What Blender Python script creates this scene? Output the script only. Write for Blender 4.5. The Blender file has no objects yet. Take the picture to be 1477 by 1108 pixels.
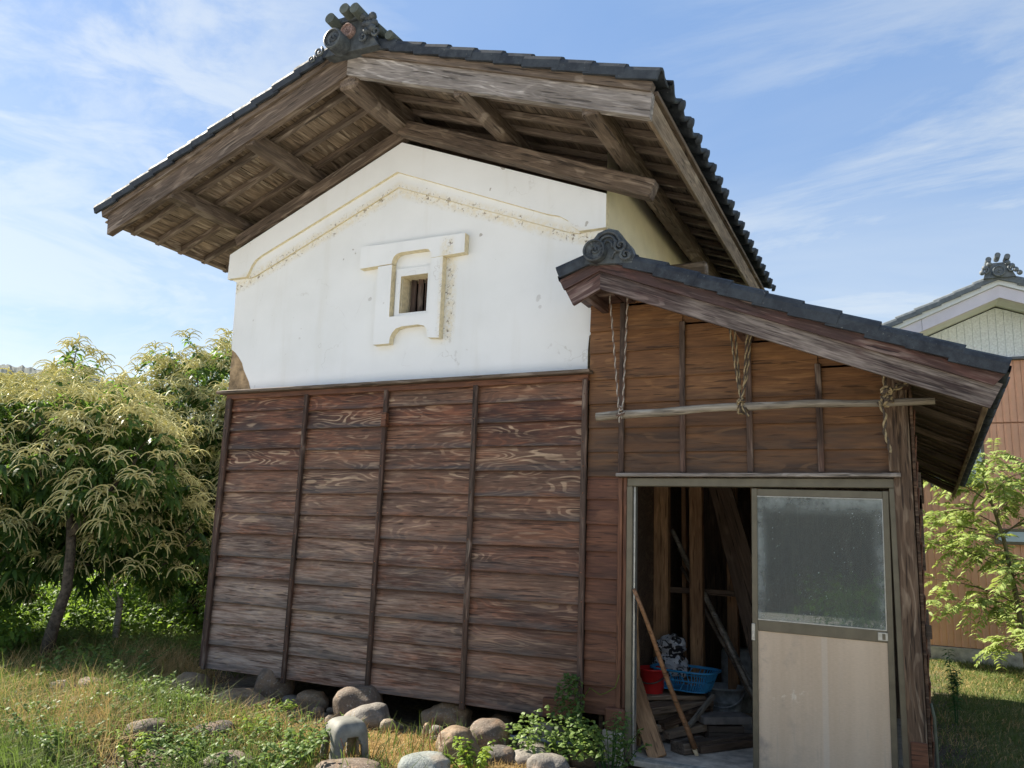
import bpy, bmesh, math, random
import numpy as np
from mathutils import Vector, Matrix, noise as mn
from mathutils.geometry import tessellate_polygon
random.seed(7); rng = np.random.default_rng(7)
V = Vector; rad = math.radians
sc = bpy.context.scene
C = sc.collection

# ------------------------------------------------------------ camera
cam = bpy.data.objects.new('camera', bpy.data.cameras.new('camera')); C.objects.link(cam)
cr, cu, cf = V((0.90025615, 0.43391772, 0.03541586)), V((0.04827365, -0.18033807, 0.98241938)), V((-0.43267600, 0.88271943, 0.18329725))
M = Matrix((( cr.x, cu.x, -cf.x, 0), (cr.y, cu.y, -cf.y, 0), (cr.z, cu.z, -cf.z, 0), (0, 0, 0, 1)))
cam.matrix_world = Matrix.Translation((0, -5.7, 1.5)) @ M
cam.data.sensor_width = 36; cam.data.lens = 28.03; cam.data.clip_start = .05; cam.data.clip_end = 2000
sc.camera = cam

# ------------------------------------------------------------ light
SUN_AZ = 87.0      # degrees from +Y towards -X (left of the facade, a touch behind it)
SUN_EL = 40.0
SKY = .07
to_sun = V((-math.sin(rad(SUN_AZ))*math.cos(rad(SUN_EL)), math.cos(rad(SUN_AZ))*math.cos(rad(SUN_EL)), math.sin(rad(SUN_EL))))
sd = bpy.data.lights.new('sun', 'SUN'); sd.energy = 5.0; sd.angle = rad(.53); sd.color = (1, .91, .77)
sun = bpy.data.objects.new('sun', sd); C.objects.link(sun)
sun.rotation_euler = to_sun.to_track_quat('Z', 'Y').to_euler(); sun.location = (-20, 2, 18)
sc.view_settings.view_transform = 'Standard'; sc.view_settings.look = 'None'
sc.view_settings.gamma = 1; sc.view_settings.exposure = 1.5; sc.view_settings.use_curve_mapping = False

class NT:
    """tiny helper to write node graphs"""
    def __init__(s, tree): s.t = tree; s.n = tree.nodes; s.l = tree.links
    def node(s, kind, **kw):
        nd = s.n.new(kind)
        ins = kw.pop('ins', {})
        for k, v in kw.items(): setattr(nd, k, v)
        for k, v in ins.items(): s.set(nd.inputs[k], v)
        return nd
    def set(s, sock, v):
        if isinstance(v, bpy.types.NodeSocket): s.l.new(v, sock)
        elif isinstance(v, (tuple, list)) and sock.type == 'RGBA': sock.default_value = (*v[:3], 1)
        else: sock.default_value = v
    def math(s, op, a, b=0.0, c=0.0, clamp=False):
        nd = s.node('ShaderNodeMath', operation=op, use_clamp=clamp)
        s.set(nd.inputs[0], a); s.set(nd.inputs[1], b); s.set(nd.inputs[2], c); return nd.outputs[0]
    def vmath(s, op, a, b=(0, 0, 0)):
        nd = s.node('ShaderNodeVectorMath', operation=op); s.set(nd.inputs[0], a)
        s.set(nd.inputs[1], b); return nd.outputs[0]
    def mix(s, f, a, b, mode='MIX'):
        nd = s.node('ShaderNodeMix', data_type='RGBA', blend_type=mode)
        s.set(nd.inputs[0], f); s.set(nd.inputs[6], a); s.set(nd.inputs[7], b); return nd.outputs[2]
    def noise(s, vec, scale, detail=2.0, rough=.5, dist=0.0, out=0):
        nd = s.node('ShaderNodeTexNoise', ins={'Vector': vec, 'Scale': scale, 'Detail': detail, 'Roughness': rough, 'Distortion': dist})
        return nd.outputs[out]
    def smooth(s, v, a, b, lo=0.0, hi=1.0):
        nd = s.node('ShaderNodeMapRange', interpolation_type='SMOOTHSTEP', ins={'Value': v, 'From Min': a, 'From Max': b, 'To Min': lo, 'To Max': hi}); return nd.outputs[0]
    def ramp(s, v, stops):
        nd = s.node('ShaderNodeValToRGB'); s.set(nd.inputs[0], v); el = nd.color_ramp.elements
        while len(el) < len(stops): el.new(.5)
        for e, (p, c) in zip(el, stops): e.position = p; e.color = (*c, 1)
        return nd.outputs[0]
    def sep(s, v):
        nd = s.node('ShaderNodeSeparateXYZ'); s.set(nd.inputs[0], v); return nd.outputs
    def comb(s, x, y, z):
        nd = s.node('ShaderNodeCombineXYZ'); s.set(nd.inputs[0], x); s.set(nd.inputs[1], y); s.set(nd.inputs[2], z); return nd.outputs[0]

# ------------------------------------------------------------ world: Nishita sky with thin high cloud
w = bpy.data.worlds.new('World'); sc.world = w; w.use_nodes = True
g = NT(w.node_tree); g.n.clear()
sky = g.node('ShaderNodeTexSky', sky_type='NISHITA', sun_disc=False, sun_elevation=rad(SUN_EL), sun_rotation=rad(-SUN_AZ), air_density=1.0, dust_density=.5, ozone_density=1.6)
d = g.node('ShaderNodeTexCoord').outputs['Generated']
dx, dy, dz = g.sep(d)
zz = g.math('ADD', g.math('MAXIMUM', dz, 0.0), .12)
plane = g.comb(g.math('DIVIDE', dx, zz), g.math('DIVIDE', dy, zz), 0.0)       # cloud layer seen from below
pr = g.node('ShaderNodeMapping', ins={'Vector': plane, 'Rotation': (0, 0, rad(62)), 'Scale': (.75, 1.6, 1)}).outputs[0]
n1 = g.noise(pr, 1.15, 9, .64, .45)
n2 = g.noise(g.vmath('ADD', plane, (7, 3, 0)), .42, 3, .5)
c1 = g.math('MULTIPLY', g.smooth(n1, .44, .66), g.smooth(n2, .33, .50))
hz = g.smooth(dz, .0, .55, 1.0, 0.0)
grad = g.mix(hz, (1.25, 2.25, 4.2), (2.7, 3.5, 4.35))
veil = g.smooth(g.noise(g.vmath('ADD', pr, (3, 1, 0)), .55, 6, .6, .5), .34, .66)
veil = g.math('MULTIPLY', g.math('ADD', veil, g.math('MULTIPLY', hz, .25)), g.math('ADD', .15, g.math('MULTIPLY', hz, .85)), clamp=True)
cl = g.math('MAXIMUM', g.math('MULTIPLY', c1, .85), veil, 0, True)
bank = g.node('ShaderNodeVectorMath', operation='DOT_PRODUCT'); g.l.new(d, bank.inputs[0]); bank.inputs[1].default_value = (-.81, .503, .30)
bn = g.noise(g.vmath('MULTIPLY', d, (3, 3, 9)), 1.3, 8, .6, .6)
bk_ = g.math('MULTIPLY', g.smooth(bank.outputs['Value'], .86, .97), g.smooth(bn, .36, .60))
cl = g.math('MAXIMUM', cl, g.math('MULTIPLY', bk_, .85))
cl = g.math('MAXIMUM', cl, g.math('MULTIPLY', g.math('MULTIPLY', g.smooth(g.noise(g.vmath('MULTIPLY', pr, (.8, 1.5, 1)), 1.7, 9, .62, .25), .46, .70), g.smooth(g.noise(plane, .8, 2, .5), .44, .6)), .7), 0, True)
base = g.mix(.62, sky.outputs[0], grad)
full = g.mix(cl, base, g.mix(.25, (4.1, 4.45, 4.7), sky.outputs[0]))
bg = g.node('ShaderNodeBackground', ins={'Color': full, 'Strength': SKY})
g.l.new(bg.outputs[0], g.node('ShaderNodeOutputWorld').inputs[0])

# ------------------------------------------------------------ materials
def newmat(name):
    m = bpy.data.materials.new(name); m.use_nodes = True
    g = NT(m.node_tree); g.n.clear()
    p = g.node('ShaderNodeBsdfPrincipled'); o = g.node('ShaderNodeOutputMaterial'); g.l.new(p.outputs[0], o.inputs[0])
    g.p = p; g.o = o
    return m, g
def bump(g, h, strength, dist=.01):
    b = g.node('ShaderNodeBump', ins={'Height': h, 'Strength': strength, 'Distance': dist}); g.l.new(b.outputs[0], g.p.inputs['Normal'])

def wood(name, base, dark, pale, pale_amt=.4, grey=None, rings=46, weather=None, rough=.75, bump_s=.5, knots=True, fib=1.0, ringfade=False, lap=0, lapc=(.02, .018, .017)):
    """weathered timber: grain runs along the piece's own X axis; every piece gets its own figure"""
    m, g = newmat(name)
    oc = g.node('ShaderNodeTexCoord').outputs['Object']
    rnd = g.node('ShaderNodeObjectInfo').outputs['Random']
    off = g.comb(g.math('MULTIPLY', rnd, 53.0), g.math('MULTIPLY', rnd, 17.0), g.math('MULTIPLY', rnd, 31.0))
    q = g.vmath('ADD', oc, off)
    n = g.noise(g.vmath('MULTIPLY', q, (1.5, 3.0, 7.0)), 1.0, 1.4, .42, .15)
    wob = g.noise(g.vmath('MULTIPLY', q, (9, 9, 24)), 1.0, 2, .6)
    ring = g.math('SINE', g.math('ADD', g.math('MULTIPLY', n, float(rings)*4.2), g.math('MULTIPLY', wob, 2.4)))
    ring = g.smooth(ring, .85, .15)
    ring = g.math('SUBTRACT', 1.0, g.math('SUBTRACT', 1.0, ring))
    fibre = g.noise(g.vmath('MULTIPLY', q, (5, 55, 75)), 1.0, 3, .65)
    blotch = g.noise(g.vmath('MULTIPLY', q, (1.6, 4, 6)), 1.0, 3, .6)
    streak = g.noise(g.vmath('MULTIPLY', q, (1.2, 6, 9)), 1.0, 4, .65)
    col = g.mix(g.smooth(blotch, .36, .64), base, dark)
    col = g.mix(g.math('MULTIPLY', ring, .5), col, dark)
    col = g.mix(g.smooth(rnd, 0., 1., 0., .3), col, g.mix(.4, base, pale))
    pm = g.math('MULTIPLY', g.math('SUBTRACT', 1.0, ring), g.smooth(streak, .46, .66))
    pm = g.math('MULTIPLY', g.math('ADD', pm, g.math('MULTIPLY', g.smooth(fibre, .55, .72), .2)), float(pale_amt), clamp=True)
    if grey is not None:
        wm = weather(g) if weather else .5
        gm = g.math('MULTIPLY', wm, g.smooth(g.math('ADD', g.math('MULTIPLY', streak, .6), g.math('MULTIPLY', fibre, .4)), .33, .62), clamp=True)
        col = g.mix(gm, col, grey)
    if ringfade: pm = g.math('MULTIPLY', pm, g.smooth(pos(g)[2], .8, 2.3, .38, 1.0))
    col = g.mix(pm, col, pale)
    crack = g.noise(g.vmath('MULTIPLY', q, (3.4, 36, 60)), 1.0, 2, .55)
    col = g.mix(g.smooth(crack, .61, .66, 0, .75), col, tuple(c*.35 for c in dark))
    col = g.mix(g.math('MULTIPLY', g.smooth(crack, .37, .33), .35*pale_amt), col, pale)
    col = g.mix(1.0, col, g.ramp(fibre, [(.3, (1-.4*fib,)*3), (.6, (1, 1, 1)), (.8, (1+.2*fib,)*3)]), 'MULTIPLY')
    if lap:                               # lap shade put into the unworn top strip's dark tone; the exposed lower edge wears
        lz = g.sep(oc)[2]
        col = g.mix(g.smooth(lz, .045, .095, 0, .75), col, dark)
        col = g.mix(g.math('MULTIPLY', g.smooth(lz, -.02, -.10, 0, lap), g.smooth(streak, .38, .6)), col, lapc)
    g.set(g.p.inputs['Base Color'], col); g.set(g.p.inputs['Roughness'], rough); g.p.inputs['Specular IOR Level'].default_value = .3
    h = g.math('SUBTRACT', g.math('ADD', g.math('MULTIPLY', fibre, .5), g.math('MULTIPLY', ring, -.35)), g.math('MULTIPLY', g.smooth(crack, .58, .66), .8))
    bump(g, h, bump_s, .004)
    return m

def pos(g): return g.sep(g.node('ShaderNodeNewGeometry').outputs['Position'])
def wear_haze_skirt(g):  # greyer to lower left: real wear plus haze and sheen painted in
    x, y, z = pos(g)
    a = g.smooth(z, 2.4, .3); b = g.smooth(x, -1.9, -5.0, .12, .9)
    return g.math('MULTIPLY', a, b)
BLK, BRN = (.018, .014, .013), (.085, .042, .028)
M_skirt = wood('charred_siding', (.235, .090, .044), (.062, .028, .018), (.56, .40, .26), .85, ringfade=True, grey=(.41, .33, .28), weather=wear_haze_skirt, rings=21, rough=.55, lap=.75, lapc=(.06, .055, .055))
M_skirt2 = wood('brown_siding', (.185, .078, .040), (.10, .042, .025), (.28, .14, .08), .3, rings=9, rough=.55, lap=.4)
def w_up(g):
    x, y, z = pos(g); return g.smooth(z, 2.62, 2.2, 0, .9)
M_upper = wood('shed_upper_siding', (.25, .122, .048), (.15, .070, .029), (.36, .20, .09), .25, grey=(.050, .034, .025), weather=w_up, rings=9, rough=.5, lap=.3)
M_batten = wood('batten_wood', (.10, .05, .035), (.04, .026, .02), (.38, .31, .25), .5, rings=6)
M_grey = wood('grey_weathered_timber', (.34, .305, .275), (.12, .10, .085), (.60, .56, .52), .6, rings=16, bump_s=.8)
M_greyd = wood('dark_weathered_timber', (.175, .128, .092), (.075, .054, .04), (.38, .32, .26), .5, rings=10, bump_s=.7)
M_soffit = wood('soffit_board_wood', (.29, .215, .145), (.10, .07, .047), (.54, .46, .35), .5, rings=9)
M_soffit_d = wood('shade_darkened_soffit_wood', (.15, .11, .076), (.06, .045, .032), (.28, .22, .16), .4, rings=8)  # soffit wood copy with the shade put into its colour
M_red = wood('red_brown_barge_wood', (.085, .032, .025), (.04, .02, .018), (.42, .34, .30), .5, rings=8, rough=.55)
def w_barge(g):
    x, y, z = pos(g); return g.smooth(g.math('ADD', g.math('MULTIPLY', x, .28), g.math('MULTIPLY', g.noise(g.node('ShaderNodeNewGeometry').outputs['Position'], 3., 2), .6)), -.35, .12)
M_barge2 = wood('shed_barge_wood', (.075, .035, .03), (.035, .02, .018), (.34, .28, .25), .5, grey=(.235, .2, .175), weather=w_barge, rings=13, rough=.6)
M_post = wood('old_corner_post_wood', (.16, .095, .055), (.05, .028, .018), (.36, .28, .2), .6, rings=16, bump_s=1.0)
M_inner = wood('interior_stud_wood', (.50, .29, .15), (.30, .17, .09), (.6, .4, .22), .3, rings=7)
M_dark = wood('dark_interior_wood', (.17, .115, .08), (.09, .062, .045), (.27, .2, .14), .3, rings=7)
M_scrap = wood('scrap_wood', (.42, .31, .21), (.22, .15, .10), (.55, .45, .35), .5, rings=8)
M_pole = wood('bleached_pole_wood', (.44, .40, .33), (.22, .19, .15), (.58, .55, .48), .6, rings=5, bump_s=.7)
M_stick = wood('stick_handle_wood', (.36, .18, .085), (.2, .1, .05), (.45, .28, .15), .3, rings=5, rough=.45)

def simple(name, col, rough=.6, var=.15, scale=20., metal=0., b=.15, spec=.5, bd=.004):
    m, g = newmat(name)
    oc = g.node('ShaderNodeTexCoord').outputs['Object']
    n = g.noise(oc, scale, 4, .6)
    g.set(g.p.inputs['Base Color'], g.ramp(n, [(.3, tuple(c*(1-var*1.6) for c in col)), (.7, tuple(min(1, c*(1+var)) for c in col))]))
    g.p.inputs['Roughness'].default_value = rough; g.p.inputs['Metallic'].default_value = metal; g.p.inputs['Specular IOR Level'].default_value = spec
    if b: bump(g, n, b, bd)
    return m

def plaster_mat():
    m, g = newmat('white_lime_plaster')
    P = g.node('ShaderNodeNewGeometry').outputs['Position']
    x, y, z = g.sep(P)
    n = g.noise(P, 1.3, 5, .6); n2 = g.noise(P, 26., 4, .65)
    streak = g.noise(g.vmath('MULTIPLY', P, (5.0, 5.0, .5)), 1.0, 4, .6)
    col = g.mix(g.smooth(n, .35, .7), (.80, .825, .835), (.745, .77, .775))
    col = g.mix(g.smooth(streak, .52, .75, 0, .35), col, (.66, .665, .63))
    # old soot spots gathered along the underside of the raised moulding and the window surround
    line = g.math('ABSOLUTE', g.math('SUBTRACT', z, g.math('SUBTRACT', 4.585, g.math('MULTIPLY', g.math('ABSOLUTE', g.math('ADD', x, 4.05)), .39))))
    near = g.smooth(line, .10, .015)
    near2 = g.math('MULTIPLY', g.smooth(g.math('ABSOLUTE', g.math('ADD', x, 3.46)), .09, .03), g.math('MULTIPLY', g.smooth(z, 3.05, 3.2), g.smooth(z, 4.06, 3.95)))
    near = g.math('MAXIMUM', near, near2)
    sp = g.smooth(g.noise(P, 34., 5, .75), .55, .62)
    big = g.smooth(g.noise(P, 5., 3, .7), .40, .56)
    yel = g.math('MULTIPLY', near, g.smooth(n2, .35, .6, .15, .55))
    col = g.mix(yel, col, (.70, .62, .42))
    spots = g.math('MULTIPLY', g.math('MULTIPLY', sp, near), big)
    vor = g.node('ShaderNodeTexVoronoi', feature='DISTANCE_TO_EDGE', ins={'Vector': g.vmath('ADD', P, g.node('ShaderNodeTexNoise', ins={'Vector': P, 'Scale': 3.0, 'Detail': 4.0}).outputs[1]), 'Scale': .9}).outputs['Distance']
    col = g.mix(g.math('MULTIPLY', g.smooth(vor, .006, .001, 0, .4), g.smooth(n, .5, .6)), col, (.42, .41, .38))
    rare = g.math('MULTIPLY', g.smooth(g.noise(P, 9., 2, .5), .725, .75), g.smooth(z, 3.0, 4.4, .25, 1.0))
    col = g.mix(g.math('MAXIMUM', spots, g.math('MULTIPLY', rare, .6)), col, (.16, .12, .08))
    g.set(g.p.inputs['Base Color'], col); g.p.inputs['Roughness'].default_value = .85; g.p.inputs['Specular IOR Level'].default_value = .2
    bump(g, g.math('ADD', g.math('MULTIPLY', n2, .3), n), .25, .01)
    return m
M_plaster = plaster_mat()
M_cream = simple('yellowed_plaster_edge', (.74, .66, .46), .85, .12, 30., b=.4)
M_side = simple('bounce_warmed_side_plaster', (.72, .66, .48), .85, .06, 4., b=.1)  # warm bounce light painted into the right side wall's plaster colour
M_mud = simple('bare_mud_plaster', (.36, .26, .15), .95, .35, 14., b=.9, bd=.02)
M_mudd = simple('dark_mud_wall', (.06, .045, .03), .95, .3, 10.)

def tile_mat(name, a, b_, rough=.32):
    m, g = newmat(name)
    P = g.node('ShaderNodeNewGeometry').outputs['Position']
    rnd = g.node('ShaderNodeObjectInfo').outputs['Random']
    n = g.noise(P, 14., 5, .7)
    col = g.mix(g.smooth(n, .35, .72), a, b_)
    col = g.mix(g.math('MULTIPLY', rnd, .35), col, b_)
    col = g.mix(g.smooth(g.noise(P, 60., 3, .6), .66, .76, 0, .5), col, (.3, .3, .27))
    g.set(g.p.inputs['Base Color'], col)
    g.set(g.p.inputs['Roughness'], g.smooth(n, .3, .7, rough, rough+.25))
    bump(g, n, .15, .005); g.p.inputs['Specular IOR Level'].default_value = .18; return m
M_tile = tile_mat('glazed_roof_tile', (.022, .026, .034), (.055, .066, .078), .55)
M_orn = tile_mat('ornament_tile', (.03, .035, .042), (.11, .125, .13), .3)
M_tile_g = tile_mat('weathered_tube_tile', (.05, .062, .056), (.11, .125, .11), .6)
M_mon = simple('terracotta_crest', (.30, .21, .185), .8, .4, 60.)

M_alu = simple('bronze_aluminium', (.145, .13, .092), .42, .12, 9., metal=.35, b=.05)
M_alu2 = simple('pale_aluminium', (.45, .46, .44), .35, .15, 30., metal=.7)
M_conc = simple('concrete', (.52, .46, .385), .9, .3, 9., b=.5)
M_blue = simple('blue_plastic', (.05, .30, .58), .38, .1, 8., b=0)
M_redp = simple('red_plastic', (.62, .03, .03), .35, .1, 8., b=0)
M_galv = simple('galvanised_metal', (.50, .54, .55), .5, .3, 14., metal=.1)
M_wirem = simple('dark_handle_metal', (.12, .1, .08), .5, .2, 20., metal=.6)
M_rust = simple('rusty_iron', (.24, .09, .045), .8, .5, 60., b=.4)
M_black = simple('unlit_interior_black', (.006, .006, .006), 1.0, .0, 2., b=0, spec=0)

def panel_mat():
    m, g = newmat('door_lower_panel')
    oc = g.node('ShaderNodeTexCoord').outputs['Object']; x, y, z = g.sep(oc)
    v = g.noise(g.vmath('MULTIPLY', oc, (7., 1., .5)), 1., 4, .6); n = g.noise(oc, 5., 5, .65); fine = g.noise(g.vmath('MULTIPLY', oc, (40, 1, 220)), 1., 2)
    col = g.mix(g.smooth(v, .3, .7), (.54, .415, .29), (.62, .49, .355))
    band = g.math('MULTIPLY', g.smooth(g.math('ABSOLUTE', g.math('ADD', x, -.02)), .022, .012), .5)
    col = g.mix(band, col, (.62, .54, .44))
    dirt = g.math('MULTIPLY', g.smooth(n, .5, .68), g.smooth(x, .0, -.42, .1, .8))
    col = g.mix(dirt, col, (.33, .27, .22))
    wornspot = g.math('MULTIPLY', g.smooth(g.noise(oc, 16., 4, .7), .53, .64), g.math('MULTIPLY', g.smooth(g.math('ABSOLUTE', g.math('ADD', z, -.05)), .06, .02), g.smooth(g.math('ABSOLUTE', g.math('ADD', x, .2)), .16, .06)))
    col = g.mix(wornspot, col, (.72, .62, .48))
    scr = g.noise(g.vmath('MULTIPLY', oc, (14, 1, 1.2)), 1., 5, .7)
    col = g.mix(g.math('MULTIPLY', g.smooth(scr, .56, .68, 0, .35), g.smooth(z, .45, -.3)), col, (.36, .30, .24))
    col = g.mix(g.smooth(z, -.36, -.43, 0, .5), col, (.34, .29, .23))
    col = g.mix(1.0, col, g.ramp(fine, [(.3, (.93,)*3), (.7, (1.04,)*3)]), 'MULTIPLY')
    g.set(g.p.inputs['Base Color'], col); g.p.inputs['Roughness'].default_value = .6
    return m
M_panel = panel_mat()

def glass_mat():
    m, g = newmat('dusty_window_glass')
    oc = g.node('ShaderNodeTexCoord').outputs['Object']; x, y, z = g.sep(oc)
    gl = g.node('ShaderNodeBsdfGlossy', ins={'Color': (.9, .95, .92), 'Roughness': .012})
    tr = g.node('ShaderNodeBsdfTransparent', ins={'Color': (.62, .66, .62)})
    fr = g.node('ShaderNodeFresnel', ins={'IOR': 1.75})
    a = g.node('ShaderNodeMixShader', ins={0: fr.outputs[0]}); g.l.new(tr.outputs[0], a.inputs[1]); g.l.new(gl.outputs[0], a.inputs[2])
    df = g.node('ShaderNodeBsdfDiffuse', ins={'Color': (.42, .47, .46)})
    n = g.noise(oc, 7., 5, .7); sp = g.noise(oc, 105., 2, .5)
    ex = g.smooth(g.math('ABSOLUTE', x), .30, .41); ez = g.smooth(z, .26, .42); ed = g.smooth(z, -.3, -.44, 0, .5)
    e = g.math('MAXIMUM', ex, g.math('MAXIMUM', ez, ed))
    film = g.math('MULTIPLY', e, g.smooth(n, .30, .66, .05, .50))
    film = g.math('ADD', film, .17)
    specks = g.math('MULTIPLY', g.smooth(sp, .70, .74), g.smooth(g.noise(g.vmath('MULTIPLY', oc, (9, 1, 2.4)), 1., 3), .44, .6))
    f = g.math('ADD', film, g.math('MULTIPLY', specks, .6), clamp=True)
    b = g.node('ShaderNodeMixShader', ins={0: f}); g.l.new(a.outputs[0], b.inputs[1]); g.l.new(df.outputs[0], b.inputs[2])
    g.l.new(b.outputs[0], g.o.inputs[0]); return m
M_glass = glass_mat()

def leaf_mat(name, a, b_, trans=(.18, .30, .04), tf=.35, rough=.5):
    m, g = newmat(name)
    t = g.node('ShaderNodeAttribute', attribute_name='tint').outputs['Fac']
    big = g.noise(g.node('ShaderNodeNewGeometry').outputs['Position'], 1.7, 3, .6)
    t = g.math('ADD', g.math('MULTIPLY', t, .75), g.math('SUBTRACT', g.math('MULTIPLY', big, 1.0), .38), clamp=True)
    col = g.mix(t, a, b_)
    g.set(g.p.inputs['Base Color'], col); g.p.inputs['Roughness'].default_value = rough; g.p.inputs['Specular IOR Level'].default_value = .22
    tr = g.node('ShaderNodeBsdfTranslucent'); g.set(tr.inputs[0], g.mix(t, tuple(c*.7 for c in trans), trans))
    mx = g.node('ShaderNodeMixShader', ins={0: tf}); g.l.new(g.p.outputs[0], mx.inputs[1]); g.l.new(tr.outputs[0], mx.inputs[2])
    g.l.new(mx.outputs[0], g.o.inputs[0]); return m
M_leafc = leaf_mat('chestnut_leaf', (.03, .072, .024), (.10, .18, .045), (.20, .34, .05), .4, .45)
M_catkin = leaf_mat('chestnut_catkin', (.62, .60, .27), (.82, .76, .40), (.50, .48, .18), .35, .8)
M_leafb = leaf_mat('bright_shrub_leaf', (.06, .13, .03), (.14, .24, .05), (.30, .46, .06), .45)
M_leafw = leaf_mat('weed_leaf', (.045, .10, .03), (.19, .27, .075), (.24, .36, .07), .35, .5)
M_leafy = leaf_mat('yellow_green_leaf', (.12, .21, .03), (.26, .36, .06), (.36, .48, .06), .4, .45)
M_leaffe = leaf_mat('feather_leaf', (.16, .25, .06), (.42, .50, .18), (.42, .52, .12), .4, .5)
M_vine = leaf_mat('dark_vine_leaf', (.03, .09, .03), (.08, .18, .05), (.12, .26, .05), .3)
M_grass = leaf_mat('green_grass', (.05, .095, .03), (.20, .21, .08), (.18, .28, .05), .35, .6)
M_straw = leaf_mat('dry_straw', (.40, .26, .10), (.62, .47, .24), (.5, .38, .15), .25, .7)
M_bark = simple('tree_bark', (.105, .085, .065), .9, .45, 22., b=.8, bd=.02)

def stone_mat():
    m, g = newmat('river_stone')
    oc = g.node('ShaderNodeTexCoord').outputs['Object']; rnd = g.node('ShaderNodeObjectInfo').outputs['Random']
    tint = g.node('ShaderNodeObjectInfo').outputs['Color']
    off = g.comb(g.math('MULTIPLY', rnd, 40.), g.math('MULTIPLY', rnd, 13.), 0.0); q = g.vmath('ADD', oc, off)
    n = g.noise(q, 9., 6, .7); n2 = g.noise(q, 60., 4, .7); b = g.noise(q, 3.4, 3, .6, 1.2)
    col = g.mix(g.smooth(n, .3, .7), g.mix(1.0, tint, (.62, .60, .58), 'MULTIPLY'), tint)
    col = g.mix(g.smooth(b, .52, .66, 0, .6), col, g.mix(.55, tint, (.36, .22, .12)))
    col = g.mix(g.smooth(n2, .56, .70, 0, .6), col, (.42, .4, .36))
    col = g.mix(g.smooth(n2, .42, .32, 0, .6), col, (.07, .06, .05))
    col = g.mix(g.smooth(g.noise(q, 22., 5, .8), .60, .66, 0, .45), col, (.20, .22, .13))
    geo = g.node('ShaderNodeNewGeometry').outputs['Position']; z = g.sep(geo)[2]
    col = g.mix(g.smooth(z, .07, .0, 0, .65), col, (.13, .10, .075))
    g.set(g.p.inputs['Base Color'], col); g.p.inputs['Roughness'].default_value = .75
    bump(g, g.math('ADD', n, g.math('MULTIPLY', n2, .6)), .8, .016); return m
M_stone = stone_mat()

def ground_mat():
    m, g = newmat('earth_and_field_ground')
    P = g.node('ShaderNodeNewGeometry').outputs['Position']; x, y, z = g.sep(P)
    n = g.noise(P, 1.1, 6, .65); n2 = g.noise(P, 22., 6, .7); n3 = g.noise(P, .09, 4, .6)
    dirt = g.mix(g.smooth(n2, .3, .7), (.085, .066, .05), (.17, .138, .105))
    straw = g.mix(g.smooth(n2, .35, .65), (.30, .21, .10), (.50, .38, .19))
    dirt = g.mix(g.math('MULTIPLY', g.smooth(g.noise(P, 2.6, 5, .7), .52, .66), g.smooth(n2, .4, .6)), dirt, (.33, .25, .14))
    green = g.mix(g.smooth(n2, .3, .7), (.05, .08, .022), (.12, .145, .05))
    lawn = g.mix(g.smooth(n, .35, .65), green, (.26, .22, .10))
    # dry straw patch in front of the storehouse
    ax = g.math('DIVIDE', g.math('ADD', x, 3.1), 1.15); ay = g.math('DIVIDE', g.math('ADD', y, 1.0), .85)
    r = g.math('ADD', g.math('POWER', ax, 2.0), g.math('POWER', ay, 2.0))
    r = g.math('ADD', r, g.math('MULTIPLY', g.math('SUBTRACT', n, .5), 1.6))
    col = g.mix(g.smooth(r, 1.25, .75), dirt, straw)
    col = g.mix(g.smooth(x, .3, .6), col, lawn)
    far = g.math('MAXIMUM', g.smooth(y, 3., 9.), g.smooth(x, -7., -10.))
    field = g.mix(g.smooth(n3, .4, .6), (.11, .15, .045), (.24, .24, .12))
    col = g.mix(far, col, g.mix(.5, field, green))
    pale_bounce_ground = g.mix(g.smooth(n2, .3, .7), (.54, .51, .46), (.68, .65, .60))  # unseen ground behind the camera, made pale to bounce light onto the facade
    col = g.mix(g.smooth(g.math('ADD', y, g.math('MULTIPLY', g.math('SUBTRACT', n, .5), 1.5)), -3.4, -4.2), col, pale_bounce_ground)
    g.set(g.p.inputs['Base Color'], col); g.p.inputs['Roughness'].default_value = .95; g.p.inputs['Specular IOR Level'].default_value = .15
    bump(g, g.math('ADD', n2, n), .7, .03); return m
M_ground = ground_mat()

# ------------------------------------------------------------ object helpers
W = {}                                             # world matrices of everything built
def link(o, parent=None, mat=Matrix.Identity(4)):
    C.objects.link(o)
    if parent is not None:
        o.parent = parent; o.matrix_local = W[parent.name].inverted() @ mat
    else: o.matrix_local = mat
    W[o.name] = mat.copy(); return o
def tag(o, label=None, cat=None, group=None, kind=None):
    for k, v in (('label', label), ('category', cat), ('group', group), ('kind', kind)):
        if v: o[k] = v
    return o
def thing(name, loc, label, cat, group=None):
    o = bpy.data.objects.new(name, None); o.empty_display_size = .2
    link(o, None, Matrix.Translation(loc)); return tag(o, label, cat, group)
def meshdata(name, verts, faces, mats, idx=None, smooth=False, tint=None):
    me = bpy.data.meshes.new(name); me.from_pydata(verts, [], faces)
    for m in (mats if isinstance(mats, (list, tuple)) else [mats]): me.materials.append(m)
    if idx is not None: me.polygons.foreach_set('material_index', idx)
    if smooth: me.polygons.foreach_set('use_smooth', [True]*len(me.polygons))
    if tint is not None:
        a = me.attributes.new('tint', 'FLOAT', 'POINT'); a.data.foreach_set('value', np.asarray(tint, dtype=np.float32))
    me.update(); return me
def obj(name, verts, faces, mats, parent=None, idx=None, smooth=False, origin=None, tint=None):
    """verts in world coordinates; origin moves the local frame"""
    org = V(origin) if origin is not None else (W[parent.name].translation if parent is not None else V((0, 0, 0)))
    vv = [(v[0]-org[0], v[1]-org[1], v[2]-org[2]) for v in verts]
    return link(bpy.data.objects.new(name, meshdata(name, vv, faces, mats, idx, smooth, tint)), parent, Matrix.Translation(org))
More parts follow.
